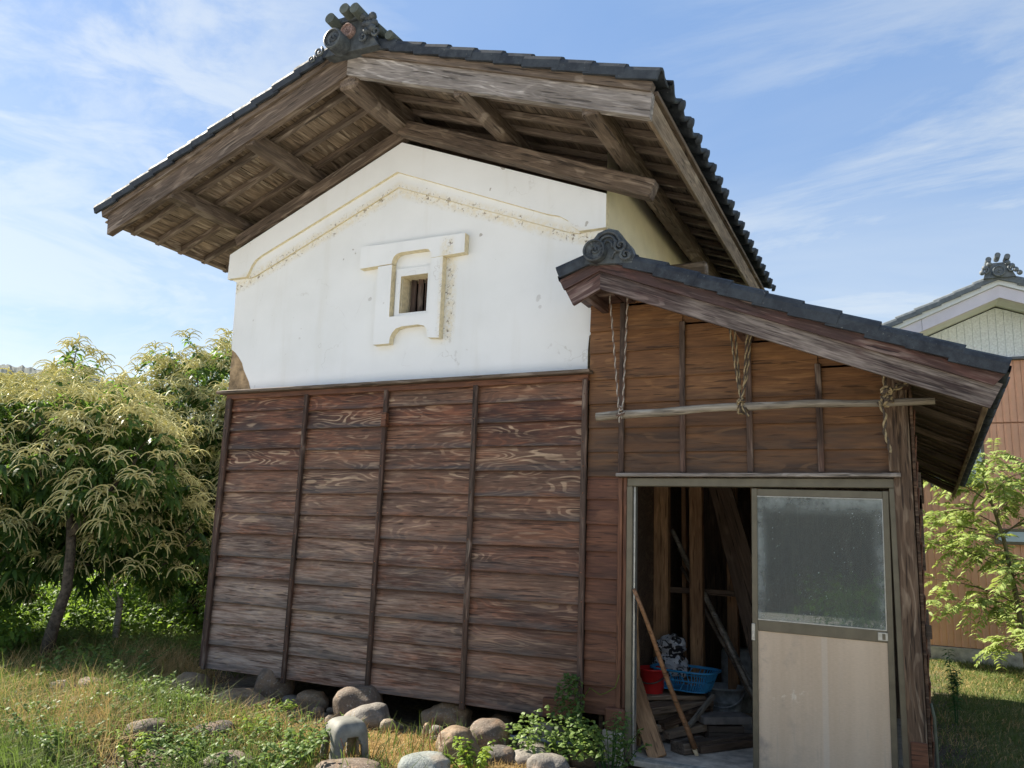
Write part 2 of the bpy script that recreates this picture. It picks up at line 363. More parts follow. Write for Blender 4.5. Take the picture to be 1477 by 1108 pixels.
_cache = {}
def boxmesh(l, t, w_, mat, bev=.004):
    k = (round(l, 3), round(t, 3), round(w_, 3), mat.name, bev)
    if k in _cache: return _cache[k]
    bm = bmesh.new(); bmesh.ops.create_cube(bm, size=1)
    bmesh.ops.scale(bm, vec=(l, t, w_), verts=bm.verts)
    b = min(bev, t*.3, w_*.3, l*.3)
    if b > 0: bmesh.ops.bevel(bm, geom=list(bm.edges), offset=b, segments=1, affect='EDGES')
    me = bpy.data.meshes.new('piece'); bm.to_mesh(me); bm.free(); me.materials.append(mat); _cache[k] = me; return me
def frame(A, B, up):
    A, B = V(A), V(B); x = (B-A).normalized(); z = V(up); z = (z - x*z.dot(x)).normalized(); y = z.cross(x)
    return x, y, z, (A+B)/2, (B-A).length
def board(name, A, B, width, thick, mat, parent=None, up=(0, 0, 1), bev=.004, tilt=0.0):
    x, y, z, c, L = frame(A, B, up)
    m = Matrix(((x.x, y.x, z.x, c.x), (x.y, y.y, z.y, c.y), (x.z, y.z, z.z, c.z), (0, 0, 0, 1)))
    if tilt: m = m @ Matrix.Rotation(tilt, 4, 'X')
    return link(bpy.data.objects.new(name, boxmesh(L, thick, width, mat, bev)), parent, m)
def bxs(name, x0, x1, y0, y1, z0, z1, mat, parent=None, bev=.003):
    return link(bpy.data.objects.new(name, boxmesh(x1-x0, y1-y0, z1-z0, mat, bev)), parent, Matrix.Translation(((x0+x1)/2, (y0+y1)/2, (z0+z1)/2)))
def plate(name, outer, holes, y0, y1, mats, parent, org=None):
    """an x-z outline with holes, given thickness from y0 (front) to y1; sides use mats[-1]"""
    loops = [outer]+holes; flat = [p for l in loops for p in l]
    tris = tessellate_polygon([[V((p[0], p[1], 0)) for p in l] for l in loops])
    n = len(flat)
    vs = [(p[0], y0, p[1]) for p in flat]+[(p[0], y1, p[1]) for p in flat]
    fs, ix = [], []
    for t in tris:
        a, b, c = [flat[i] for i in t]
        cr_ = (b[0]-a[0])*(c[1]-a[1])-(b[1]-a[1])*(c[0]-a[0])
        t = t if cr_ > 0 else (t[0], t[2], t[1])        # counter-clockwise seen from -y
        fs.append(tuple(t)); ix.append(0); fs.append((t[0]+n, t[2]+n, t[1]+n)); ix.append(0)
    k = 0
    for li, l in enumerate(loops):
        m = len(l); area = sum(l[i][0]*l[(i+1) % m][1]-l[(i+1) % m][0]*l[i][1] for i in range(m))
        ccw = (area > 0) == (li == 0)
        for i in range(m):
            a, b = k+i, k+(i+1) % m
            fs.append((a, b, b+n, a+n) if not ccw else (b, a, a+n, b+n)); ix.append(len(mats)-1)
        k += m
    return obj(name, vs, fs, mats, parent, ix, origin=org)
def tube_geo(pts, radii, sides=8, cap=True, squash=None):
    vs, fs = [], []; n = len(pts); pts = [V(p) for p in pts]
    prev = None
    for i, p in enumerate(pts):
        t = (pts[min(i+1, n-1)]-pts[max(i-1, 0)]).normalized()
        u = prev if prev is not None else (V((0, 0, 1)) if abs(t.z) < .9 else V((1, 0, 0)))
        u = (u-t*u.dot(t)).normalized(); v = t.cross(u); prev = u
        r = radii[i] if isinstance(radii, (list, tuple)) else radii
        for k in range(sides):
            a = 2*math.pi*k/sides; vs.append(p+u*math.cos(a)*r+v*math.sin(a)*r)
    for i in range(n-1):
        for k in range(sides):
            a = i*sides+k; b = i*sides+(k+1) % sides; fs.append((a, b, b+sides, a+sides))
    if cap: fs.append(tuple(range(sides-1, -1, -1))); fs.append(tuple((n-1)*sides+k for k in range(sides)))
    return vs, fs
def tube(name, pts, radii, mat, parent=None, sides=8, smooth=True, origin=None):
    vs, fs = tube_geo(pts, radii, sides)
    o = obj(name, vs, fs, mat, parent, smooth=False, origin=origin if origin is not None else (None if parent is not None else pts[0]))
    if smooth:
        for p_ in o.data.polygons: p_.use_smooth = len(p_.vertices) == 4
    return o
def merge(parts):
    vs, fs, ix = [], [], []
    for pt in parts:
        v, f = pt[0], pt[1]; mi = pt[2] if len(pt) > 2 else 0
        o = len(vs); vs += [tuple(q) for q in v]; fs += [tuple(i+o for i in q) for q in f]; ix += [mi]*len(f)
    return vs, fs, ix
def lathe_geo(c, prof, n=24, axis='Z', flute=0):
    vs, fs = [], []; c = V(c)
    for (r, h) in prof:
        for k in range(n):
            a = 2*math.pi*k/n
            if axis == 'Z': vs.append(c+V((r*math.cos(a), r*math.sin(a), h)))
            else: vs.append(c+V((r*math.cos(a), -h, r*math.sin(a))))
    for i in range(len(prof)-1):
        for k in range(n):
            a = i*n+k; b = i*n+(k+1) % n; fs.append((a, b, b+n, a+n))
    return vs, fs
def box_geo(x0, x1, y0, y1, z0, z1):
    vs = [(x, y, z) for z in (z0, z1) for y in (y0, y1) for x in (x0, x1)]
    return vs, [(0, 2, 3, 1), (4, 5, 7, 6), (0, 1, 5, 4), (2, 6, 7, 3), (0, 4, 6, 2), (1, 3, 7, 5)]
R = random.uniform
def fbm(x, y, s): return mn.noise(V((x*s, y*s, 3.3)))

# ------------------------------------------------------------ ground
def gh(x, y):
    h = 0.0
    if abs(x) < 16 and abs(y) < 14:
        k = max(0, 1-max(abs(x)/16, abs(y)/14))**.5
        h += k*(.035*fbm(x, y, 1.1)+.02*fbm(x, y, 4.))
        h += .10*math.exp(-((x+5.9)**2/.7+(y+1.15)**2/.25))+.07*math.exp(-((x+4.5)**2/.4+(y+1.5)**2/.15))
        if y > -.3 and -6.2 < x < .2: h -= .03
        if x > -2.2 and x < .15 and y > -.15: h = min(h, -.04)
    return h-.01
def axis_pts(lo, hi, nlo, nhi, step, outer):
    a = list(np.arange(nlo, nhi+step/2, step)); s = step; q = nhi
    while q < hi: s *= outer; q += s; a.append(min(q, hi))
    s = step; q = nlo
    while q > lo: s *= outer; q -= s; a.insert(0, max(q, lo))
    return a
gx = axis_pts(-900, 900, -10, 3, .07, 1.35); gy = axis_pts(-300, 1200, -4, 8, .07, 1.35)
gv = [(x, y, gh(x, y)) for y in gy for x in gx]; nx = len(gx)
gf = [(j*nx+i, j*nx+i+1, (j+1)*nx+i+1, (j+1)*nx+i) for j in range(len(gy)-1) for i in range(nx-1)]
tag(obj('ground', gv, gf, M_ground, smooth=True), kind='structure')

# wooded hill on the horizon
def hill():
    m, g = newmat('forest_hill')
    P = g.node('ShaderNodeNewGeometry').outputs['Position']
    n = g.noise(P, .25, 5, .7)
    g.set(g.p.inputs['Base Color'], g.mix(g.smooth(n, .35, .65), (.018, .036, .036), (.034, .060, .052))); g.p.inputs['Roughness'].default_value = .9  # distance haze painted in as a bluish forest colour
    vs, fs = [], []; N, K = 900, 44
    for i in range(N):
        az = rad(-30+i*120/(N-1)); e = 9.9+1.0*math.sin(az*5+.6)+.5*math.sin(az*11)+2.0*math.exp(-((az-rad(56))/.14)**2)
        for k in range(K):
            t = k/(K-1); d = 210+150*t
            ridge = math.sin(min(1, t*1.15)*math.pi/2)
            z = ridge*math.tan(rad(e))*290
            x, y = -math.sin(az)*d, math.cos(az)*d-5
            z += (2.2*mn.noise(V((x*.11, y*.11, 0)))+1.1*mn.noise(V((x*.35, y*.35, 5)))+.8*mn.noise(V((x*.8, y*.8, 9)))+.4*mn.noise(V((x*1.9, y*1.9, 2))))*min(1, t*4)
            vs.append((x, y, z-2))
    for i in range(N-1):
        for k in range(K-1):
            a = i*K+k; fs.append((a, a+1, a+K+1, a+K))
    tag(obj('wooded_hill', vs, fs, m, smooth=False), kind='structure')
hill()

# ------------------------------------------------------------ storehouse (kura)
KX = -4.02
house = thing('storehouse', (KX, 2.6, 0), 'old two storey earthen storehouse with white plaster gable above dark plank skirt on river stones', 'storehouse')
YB = 3.7
# plank skirt
skz = [.19, .405, .60, .785, 1.0, 1.205, 1.40, 1.60, 1.785, 1.985, 2.175, 2.365, 2.54, 2.69]
bat = [-5.80, -4.86, -3.98, -3.10, -2.145]
for b in range(4):
    x0, x1 = bat[b]+.004, bat[b+1]-.004
    for r in range(13):
        z0 = skz[r]+R(-.012, .012)*(r > 0); z1 = skz[r+1]+.02; j = R(-.004, .004)
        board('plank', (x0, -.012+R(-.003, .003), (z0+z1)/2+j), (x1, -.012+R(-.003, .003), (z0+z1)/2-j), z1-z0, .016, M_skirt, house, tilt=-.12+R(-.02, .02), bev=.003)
for b, x in enumerate(bat):
    o = board('batten', (x+R(-.008, .008), -.044, .16 if b else .18), (x, -.044, 2.68), .042, .03, M_batten, house, up=(1, 0, 0), bev=.004)
for r in range(13):                                        # left flank of the skirt
    z0, z1 = skz[r], skz[r+1]+.02
    board('plank', (-5.815, 0.0, (z0+z1)/2), (-5.815, YB, (z0+z1)/2), z1-z0, .012, M_skirt, house, tilt=-.085, bev=.002)
board('corner_board', (-5.835, -.018, .2), (-5.835, -.018, 2.7), .05, .05, M_batten, house, up=(1, 0, 0))
board('drip_cap', (-5.93, -.045, 2.735), (-2.09, -.045, 2.735), .028, .13, M_greyd, house)
board('cap_rail', (-5.85, -.035, 2.695), (-2.12, -.035, 2.695), .05, .03, M_skirt2, house)
board('wooden_block', (-3.985, -.075, 2.415), (-3.935, -.075, 2.415), .12, .05, M_skirt2, house)
bxs('sill_end', -2.42, -2.16, -.07, .02, .20, .33, M_skirt2, house)
obj('sill_beam', *box_geo(-5.78, -2.2, .02, .16, .2, .34), M_dark, house)
# storey body behind: dark mud core
def roofz(x): return 5.36-(.372*(KX+.03-x) if x < KX+.03 else .358*(x-KX-.03))
core = [(-5.9, .34), (-2.06, .34), (-2.06, 4.25), (KX, 5.02), (-5.9, 4.22)]
plate('mud_core', core, [[(-3.95, 3.39), (-3.95, 3.74), (-3.66, 3.74), (-3.66, 3.39)]], .10, YB, [M_mudd], house)
dn = [(-5.93, 4.15), (-2.04, 4.15), (-2.04, roofz(-2.04)-.04), (KX, roofz(KX)-.06), (-5.93, roofz(-5.93)-.04)]
plate('attic_boarding', dn, [], .35, .40, [M_dark], house)
# white front plaster with broken lower corners
fp = [(-5.61, 2.74), (-2.165, 2.74), (-2.165, 2.93), (-2.155, 3.05), (-2.135, 3.06), (-2.13, 3.28), (-2.05, 3.28), (-2.05, 3.93), (-2.02, 3.95), (-2.02, 4.205), (KX, 5.035), (-6.04, 4.19), (-6.04, 3.93), (-5.975, 3.90), (-5.95, 3.2)]
fp += [(-5.89, 3.16), (-5.84, 3.11), (-5.79, 3.05), (-5.76, 2.98), (-5.72, 2.92), (-5.68, 2.86), (-5.65, 2.79)]
win = [(-3.95, 3.385), (-3.95, 3.735), (-3.665, 3.735), (-3.665, 3.385)]
plate('gable_plaster', fp, [win], .05, .095, [M_plaster, M_cream], house)
mudv = [(-5.955, 2.74), (-5.55, 2.74), (-5.55, 2.95), (-5.8, 3.25), (-5.955, 3.25)]
plate('exposed_mud', mudv, [], .066, .12, [M_mud], house)
obj('side_plaster', [(-2.035, .08, 2.7), (-2.035, YB, 2.7), (-2.035, YB, 4.6), (-2.035, .08, 4.6)], [(0, 1, 2, 3)], M_side, house)
obj('side_plaster', [(-5.965, .08, 2.7), (-5.965, YB, 2.7), (-5.965, YB, 4.5), (-5.965, .08, 4.5)], [(3, 2, 1, 0)], M_plaster, house)
def arc(cx, cz, r, a0, a1, n=6): return [(cx+r*math.cos(rad(a0+(a1-a0)*i/n)), cz+r*math.sin(rad(a0+(a1-a0)*i/n))) for i in range(n+1)]
top = [(-2.012, 4.20), (KX, 5.03), (-6.05, 4.185)]
outer_band = [(-6.05, 3.925), (-5.80, 3.925), (-5.775, 3.96), (-5.745, 4.03), (-5.70, 4.085), (-5.63, 4.125), (-4.055, 4.745), (-2.53, 4.105), (-2.42, 4.07), (-2.34, 4.02), (-2.30, 3.965), (-2.24, 3.915), (-2.012, 3.915)]+top
plate('cornice_band', outer_band, [], -.002, .048, [M_plaster, M_cream], house)
inner_band = [(-5.79, 3.915), (-5.70, 3.935), (-4.05, 4.605), (-2.34, 3.93), (-2.25, 3.905), (-2.2, 3.95), (-2.4, 4.12), (-4.055, 4.78), (-5.8, 4.06)]
plate('cornice_band', inner_band, [], .029, .0475, [M_plaster, M_cream], house)
lint = [(-4.385, 3.835), (-4.03, 3.845)]+[(-4.03, 3.87), (-4.015, 3.905), (-3.985, 3.93), (-3.94, 3.94), (-3.69, 3.94), (-3.655, 3.935), (-3.63, 3.91), (-3.62, 3.87), (-3.62, 3.85)]+[(-3.285, 3.86), (-3.285, 4.035), (-4.385, 4.045)]
sur = thing_part = plate('window_surround', lint, [], -.024, .048, [M_plaster, M_cream], house)
leg = [(-4.185, 3.105), (-4.01, 3.105), (-4.005, 3.16), (-3.985, 3.20), (-3.95, 3.235), (-3.89, 3.25), (-3.72, 3.255), (-3.66, 3.24), (-3.63, 3.21), (-3.615, 3.13), (-3.50, 3.12), (-3.50, 3.853), (-3.622, 3.849), (-3.622, 3.35), (-4.028, 3.35), (-4.032, 3.838), (-4.185, 3.834)]
plate('window_surround', leg, [], -.018, .0485, [M_plaster, M_cream], house)
inner = [(-4.0, 3.353), (-3.626, 3.353), (-3.626, 3.80), (-4.0, 3.80)]
hole = [(-3.952, 3.383), (-3.952, 3.728), (-3.668, 3.728), (-3.668, 3.383)]
plate('window_surround', inner, [hole], .02, .049, [M_plaster, M_cream], house)
for s in ((-3.956, -3.948), (-3.668, -3.66)):
    bxs('window_reveal', s[0], s[1], .05, .26, 3.38, 3.74, M_cream, house, 0)
bxs('window_reveal', -3.955, -3.66, .05, .26, 3.376, 3.384, M_plaster, house, 0); bxs('window_reveal', -3.955, -3.66, .05, .26, 3.729, 3.737, M_cream, house, 0)
bxs('window_dark_sheet', -3.96, -3.65, .262, .27, 3.37, 3.745, M_black, house, 0)  # black sheet stands in for the darkness inside the window
for i in range(4):
    x = -3.905+i*.075
    board('window_bar', (x, .17, 3.38), (x, .17, 3.735), .05, .04, M_batten, house, up=(1, .6, 0))

# roof carpentry
SL, SR = .372, .358
xl, xr = -6.83, -1.39
YF, YR = -.90, 4.1
def rz(x, off=0.0): return roofz(x)+off
RX = KX+.03
dl, dr = V((-1, 0, -SL)).normalized(), V((1, 0, -SR)).normalized()
nl, nr = V((-SL, 0, 1)).normalized(), V((SR, 0, 1)).normalized()
# sheathing boards under the tiles, running front to back
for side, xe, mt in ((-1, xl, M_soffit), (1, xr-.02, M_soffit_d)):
    L = abs(xe-RX); n = int(L/.145)
    for i in range(n):
        xa = RX+side*(i+.5)*L/n; ww = L/n*1.07
        nn = nl if side < 0 else nr; t = dl if side < 0 else dr
        cut = [YF+.03, R(.6, 1.8), R(2.6, 3.8), YR] if i % 2 else [YF+.03, R(1.2, 2.2), YR]
        for a, b in zip(cut[:-1], cut[1:]):
            board('sheathing_board', (xa, a+.002, rz(xa, .012+R(-.002, .002))), (xa, b-.002, rz(xa, .012)), ww-.006, .014, mt, house, up=tuple(t), bev=.002)
# rafters down the slope
ry = [-.60, -.31, -.02]+[.30+.31*i for i in range(13)]
for y in ry:
    for side, xe, mt, s in ((-1, xl+.06, M_greyd, SL), (1, xr-.05, M_greyd, SR)):
        o = .030
        board('rafter', (RX+side*.02, y, rz(RX+side*.02, -o)), (xe, y, rz(xe, -o)), .055, .05, mt, house)
# purlins
for x, s in ((-5.04, .13), (-5.98, .13), (-2.89, .13), (-1.83, .14)):
    board('purlin', (x, YF+.02, rz(x, -.125)), (x, YR-.1, rz(x, -.125)), s, .13, M_greyd, house, bev=.008)
board('ridge_beam', (RX, YF+.02, 5.20), (RX, YR-.1, 5.20), .22, .19, M_greyd, house, bev=.02)
# wall-top beams following the gable
board('gable_beam', (RX+.02, -.07, 5.125), (-1.60, -.07, 4.125), .145, .13, M_greyd, house, bev=.01)
board('gable_beam', (RX-.02, .03, 5.12), (-5.98, .03, 4.31), .12, .10, M_greyd, house, bev=.01)
board('tie_beam', (-2.1, 1.8, 4.10), (-1.60, 1.8, 4.10), .13, .13, M_greyd, house, bev=.012)
board('tie_beam', (-5.9, 1.8, 4.08), (-6.3, 1.8, 4.08), .13, .13, M_greyd, house, bev=.012)
# barge boards
def barge(xa, xe, zo, wd, th, y, mat, name='barge_board', slope=None, slen=0):
    s = SL if xe < xa else SR
    A = V((xa, y, rz(xa, zo))); B = V((xe, y, rz(xe, zo)))
    return board(name, A, B, wd, th, mat, house, bev=.006)
def barge_poly(xe, z0, z1, y0, y1, mat, name):
    pts = [(RX, rz(RX, z0)), (xe, rz(xe, z0)), (xe-.02*(1 if xe < RX else -1), rz(xe, z1)), (RX, rz(RX, z1))]
    o = plate(name, [(p[0], p[1]) for p in pts], [], y0, y1, [mat], house)
    # re-express in a frame whose X follows the slope so that the grain does too
    ang = math.atan2(rz(xe)-rz(RX), xe-RX); c = V(((xe+RX)/2, (y0+y1)/2, rz((xe+RX)/2)))
    Mn = Matrix.Translation(c) @ Matrix.Rotation(-ang, 4, 'Y'); Mo = W[o.name]
    o.data.transform(Mn.inverted() @ Mo); W[o.name] = Mn; o.matrix_local = W[house.name].inverted() @ Mn; return o
barge_poly(xl+.10, -.17, .03, YF, YF+.065, M_greyd, 'barge_board')
barge_poly(xr-.01, -.16, .02, YF, YF+.065, M_grey, 'barge_board')
barge_poly(xl+.03, .033, .095, YF-.025, YF+.05, M_greyd, 'barge_trim')
barge_poly(xr+.0, .023, .085, YF-.025, YF+.05, M_greyd, 'barge_trim')
# eave boards
board('eave_board', (xr-.03, YF+.07, rz(xr, -.045)), (xr-.03, YR, rz(xr, -.045)), .14, .035, M_soffit, house, up=(.25, 0, 1))
board('eave_trim', (xr+.0, YF+.07, rz(xr, .05)), (xr+.0, YR, rz(xr, .05)), .035, .06, M_greyd, house)
board('eave_board', (xl+.09, YF+.07, rz(xl, .03)), (xl+.09, YR, rz(xl, .03)), .10, .035, M_soffit, house, up=(-.25, 0, 1))

# ---- roof tiles
def smoothprof(pts): return pts
def verge_tile_mesh(L, mat, roll=.03):
    """local X runs down the slope, Y to the back, Z off the roof; hanging flange on the gable side"""
    prof = [(.012, -.07), (-.012, -.07), (-.014, -.01), (-.004, .018), (.03, .034), (.07, .03), (.11, .012), (.20, .004), (.24, .014), (.24, -.004), (.20, -.014), (.11, -.006), (.07, .012), (.03, .014), (.012, 0)]
    n = len(prof); vs = []
    for k, x in enumerate((-L/2, L/2)):
        sl = .020*k
        for (y, z) in prof: vs.append((x, y, z+sl))
    fs = [tuple(range(n-1, -1, -1)), tuple(range(n, 2*n))]
    for i in range(n): j = (i+1) % n; fs.append((i, j, j+n, i+n))
    fs = [tuple(reversed(f)) for f in fs]
    bm = bmesh.new(); 
    for v in vs: bm.verts.new(v)
    bm.verts.ensure_lookup_table()
    for f in fs: bm.faces.new([bm.verts[i] for i in f])
    bmesh.ops.recalc_face_normals(bm, faces=bm.faces)
    me = bpy.data.meshes.new('verge_tile'); bm.to_mesh(me); bm.free(); me.materials.append(mat); return me
def slope_frame(c, t, mirror=False):
    t = V(t).normalized(); y = V((0, 1, 0)); z = t.cross(y)
    if z.z < 0: z = -z
    return Matrix(((t.x, y.x, z.x, c[0]), (t.y, y.y, z.y, c[1]), (t.z, y.z, z.z, c[2]), (0, 0, 0, 1)))
def roof_tiles(parent, rx, z0, slopes, ends, yf, yr, step, off, mat, back_left=None, pitch=.27, sagf=lambda x, y: 0.0):
    vm = verge_tile_mesh(step+.055, mat)
    em = eave_tile_mesh(pitch, mat)
    for side in (-1, 1):
        s = slopes[0 if side < 0 else 1]; xe = ends[0 if side < 0 else 1]
        t = V((side, 0, -s)).normalized(); Ls = abs(xe-rx)/t.x*side
        n = max(1, round(Ls/step)); st = Ls/n
        zf = lambda d: z0+off+t.z*d
        for i in range(n):
            dmid = (i+.5)*st+.02
            o = bpy.data.objects.new('verge_tile', vm)
            link(o, parent, slope_frame((rx+t.x*dmid, yf-.05+R(-.006, .006), zf(dmid)+.012+R(-.003, .003)), t) @ Matrix.Rotation(rad(R(-.8, .8)), 4, 'Y'))
        # wavy stepped field of pantiles as real relief
        ye = yr if (side > 0 or back_left is None) else back_left
        ys = np.arange(yf+.12, ye, pitch/10); vs, fs = [], []
        rows = []
        for i in range(n):
            rows += [(i*st, 0.0), ((i+1)*st-.0005, .026)]
        for d_, h in rows:
            for y in ys:
                ph = ((y-yf)/pitch) % 1; wv = .022*math.cos(ph*2*math.pi)
                base = V((rx+t.x*d_, y, zf(d_)+sagf(rx+t.x*d_, y))); nn = V((side*s, 0, 1)).normalized(); vs.append(base+nn*(wv+h))
        m = len(ys)
        for i in range(len(rows)-1):
            for k in range(m-1):
                a = i*m+k; fs.append((a, a+1, a+m+1, a+m))
        tag(obj('roof_tile_field', vs, fs, mat, parent, smooth=True), kind='stuff')
        k = 0; y = yf+.30
        while y < ye:
            o = bpy.data.objects.new('eave_tile', em)
            link(o, parent, slope_frame((xe+t.x*.03, y, zf(Ls)+.02+sagf(xe, y)), t) @ (Matrix.Identity(4) if side > 0 else Matrix.Scale(1, 4)))
            y += pitch; k += 1
def eave_tile_mesh(p, mat):
    bm = bmesh.new(); N = 12; rows = []
    def prof(k):
        ph = k/N; return ((ph-.5)*p*1.0, .028*math.cos(2*math.pi*(ph))+.012)
    def ringv(x, dz, zs=1.0): return [bm.verts.new((x, prof(k)[0], prof(k)[1]*zs+dz)) for k in range(N+1)]
    a = ringv(-.16, .0); b = ringv(.04, .012); c = ringv(.045, -.025); d_ = ringv(.02, -.03); e = ringv(-.16, -.018)
    for r1, r2 in ((a, b), (b, c), (c, d_), (d_, e)):
        for k in range(N): bm.faces.new((r1[k], r1[k+1], r2[k+1], r2[k]))
    # round hanging face at the roll
    R_ = .042; cy = p*.5-.0; ring1 = []; ring2 = []; 
    for k in range(12):
        an = 2*math.pi*k/12; ring1.append(bm.verts.new((.035, cy+R_*math.cos(an), .005+R_*math.sin(an)))); ring2.append(bm.verts.new((.062, cy+R_*.9*math.cos(an), .008+R_*.9*math.sin(an))))
    for k in range(12): bm.faces.new((ring1[k], ring1[(k+1) % 12], ring2[(k+1) % 12], ring2[k]))
    bm.faces.new(ring2)
    bmesh.ops.recalc_face_normals(bm, faces=bm.faces)
    me = bpy.data.meshes.new('eave_tile'); bm.to_mesh(me); bm.free(); me.materials.append(mat)
    me.polygons.foreach_set('use_smooth', [True]*len(me.polygons)); return me
roof_tiles(house, RX, rz(RX), (SL, SR), (xl-.02, xr+.03), YF, YR, .245, .135, M_tile)
# ridge course
vs, fs, ix = merge([box_geo(RX-.13, RX+.13, YF+.15, YR, 5.45, 5.62), tube_geo([(RX, YF+.1, 5.64), (RX, YR, 5.64)], .075, 12)])
obj('ridge_course', vs, fs, M_tile, house)

def scroll(c, r, th, turns=1.4, n=18, flip=1):
    pts, rr = [], []
    for i in range(n):
        t = i/(n-1); a = t*turns*2*math.pi; q = r*(1-.78*t)
        pts.append((c[0]+flip*q*math.cos(a+2.2), c[1]-.01*t, c[2]+q*math.sin(a+2.2))); rr.append(th*(1-.4*t))
    return tube_geo(pts, rr, 7)
def sphere_geo(c, r, n=8, m=10, sc_=(1, 1, 1)):
    vs, fs = [], []
    for i in range(n+1):
        th = math.pi*i/n
        for k in range(m):
            a = 2*math.pi*k/m; vs.append((c[0]+sc_[0]*r*math.sin(th)*math.cos(a), c[1]+sc_[1]*r*math.sin(th)*math.sin(a), c[2]+sc_[2]*r*math.cos(th)))
    for i in range(n):
        for k in range(m):
            a = i*m+k; b = i*m+(k+1) % m; fs.append((a, a+m, b+m, b))
    return vs, fs
def disc_with_swirl(name, c, r, mat, parent, th=.05, mat2=None):
    """round end tile: raised rim, ring of beads and a three-comma swirl"""
    parts = [lathe_geo(c, [(0.001, .0), (r*.8, .0), (r*.8, .012), (r*.86, .018), (r*.97, .014), (r, 0), (r, -th), (.001, -th)], 28, 'Y')]
    for k in range(14):
        a = 2*math.pi*k/14; parts.append(sphere_geo((c[0]+r*.66*math.cos(a), c[1]-.003, c[2]+r*.66*math.sin(a)), r*.055, 5, 6))
    for j in range(3):
        pts, rr = [], []
        for i in range(9):
            t = i/8; a = j*2*math.pi/3+t*2.3; q = r*(.12+.36*t); pts.append((c[0]+q*math.cos(a), c[1]-.006, c[2]+q*math.sin(a))); rr.append(r*(.12*(1-t)+.02))
        parts.append(tube_geo(pts, rr, 6))
    vs, fs, _ = merge(parts); return obj(name, vs, fs, mat, parent, origin=c, smooth=False)
nv, nf = [], []
for b, x in enumerate(bat):
    for r_ in range(13):
        for dz_ in (.03,): 
            a_, b_ = sphere_geo((x+R(-.008, .008), -.0605, skz[r_]+dz_+R(-.01, .01)), .0045, 3, 6); o_ = len(nv); nv += a_; nf += [tuple(i+o_ for i in q) for q in b_]
tag(obj('nail_heads', nv, nf, M_rust, house), kind='stuff')
# ridge-end ornament of the storehouse
oy = YF-.10; oz = 5.40
body = [(RX-.16, oz-.06), (RX+.38, oz-.08), (RX+.30, oz+.04), (RX+.245, oz+.17), (RX+.22, oz+.20), (RX-.01, oz+.20), (RX-.03, oz+.17), (RX-.08, oz+.06)]
ob = plate('ridge_end_tile', body, [], oy, oy+.12, [M_orn], house, org=(RX, oy, oz))
for dzz, w_ in ((.205, .15), (.228, .13)):
    plate('moulding', [(RX+.1-w_, oz+dzz-.012), (RX+.1+w_, oz+dzz-.012), (RX+.1+w_-.01, oz+dzz+.010), (RX+.1-w_+.01, oz+dzz+.010)], [], oy-.03, oy+.14, [M_orn], ob, org=(RX, oy, oz))
for px_, pz, l_ in ((-.04, .175, .22), (.10, .225, .22), (.205, .20, .26)):
    vs, fs = tube_geo([(RX+px_, oy-.12, oz+pz+.02), (RX+px_, oy+l_, oz+pz)], .046, 14); o = obj('tube_tile', vs, fs, M_tile_g, ob, origin=(RX+px_, oy, oz+pz))
for px_, pz in ((.33, .10), (.46, -.0)):
    vs, fs = tube_geo([(RX+px_, oy+.02, oz+pz), (RX+px_+.02, oy+.38, oz+pz)], .04, 12); obj('tube_tile', vs, fs, M_tile_g, ob, origin=(RX+px_, oy, oz+pz))
disc_with_swirl('crest_disc', (RX+.08, oy-.03, oz+.105), .062, M_mon, ob, .03)
disc_with_swirl('swirl_disc', (RX+.02, oy-.13, oz-.015), .088, M_orn, ob, .12)
parts = []
for k in range(11):
    a = k*.7; parts.append(sphere_geo((RX+.24+.028*(k % 4)+.02*(k//4), oy-.02-R(0, .02), oz+.17-.062*(k//4)+R(-.01, .01)), R(.026, .036), 6, 8))
parts += [scroll((RX+0.29, oy-.03, oz+.11), .05, .012), scroll((RX+0.37, oy-.03, oz+.02), .042, .012), scroll((RX+0.25, oy-.03, oz+.0), .04, .012), scroll((RX-.2, oy-.03, oz-.02), .045, .012, flip=-1), scroll((RX-.27, oy-.03, oz-.07), .035, .01, flip=-1)]
vs, fs, _ = merge(parts); obj('cloud_carving', vs, fs, M_orn, ob, smooth=True)
# small rusty snow-guard hook standing on the tiles
hk = [(-1.86, 4.70), (-1.79, 4.69), (-1.80, 4.73), (-1.825, 4.79), (-1.84, 4.755)]
plate('snow_guard', hk, [], -.86, -.82, [M_rust], house)

# ------------------------------------------------------------ lean-to shed
shed = thing('lean_to_shed', (-1, 2, 0), 'brown timber lean-to shed with open sliding door joined to the right side of the storehouse', 'shed')
SX = -1.855; SS = .405; SLs = .40; sY = -.55; sYR = 3.95
def sag(x, y): return -.08*max(0, y+.5)*max(0, (x-SX)/2.35)
def sz(x, off=0.0): return 3.385+off-(SS*(x-SX) if x > SX else SLs*(SX-x))
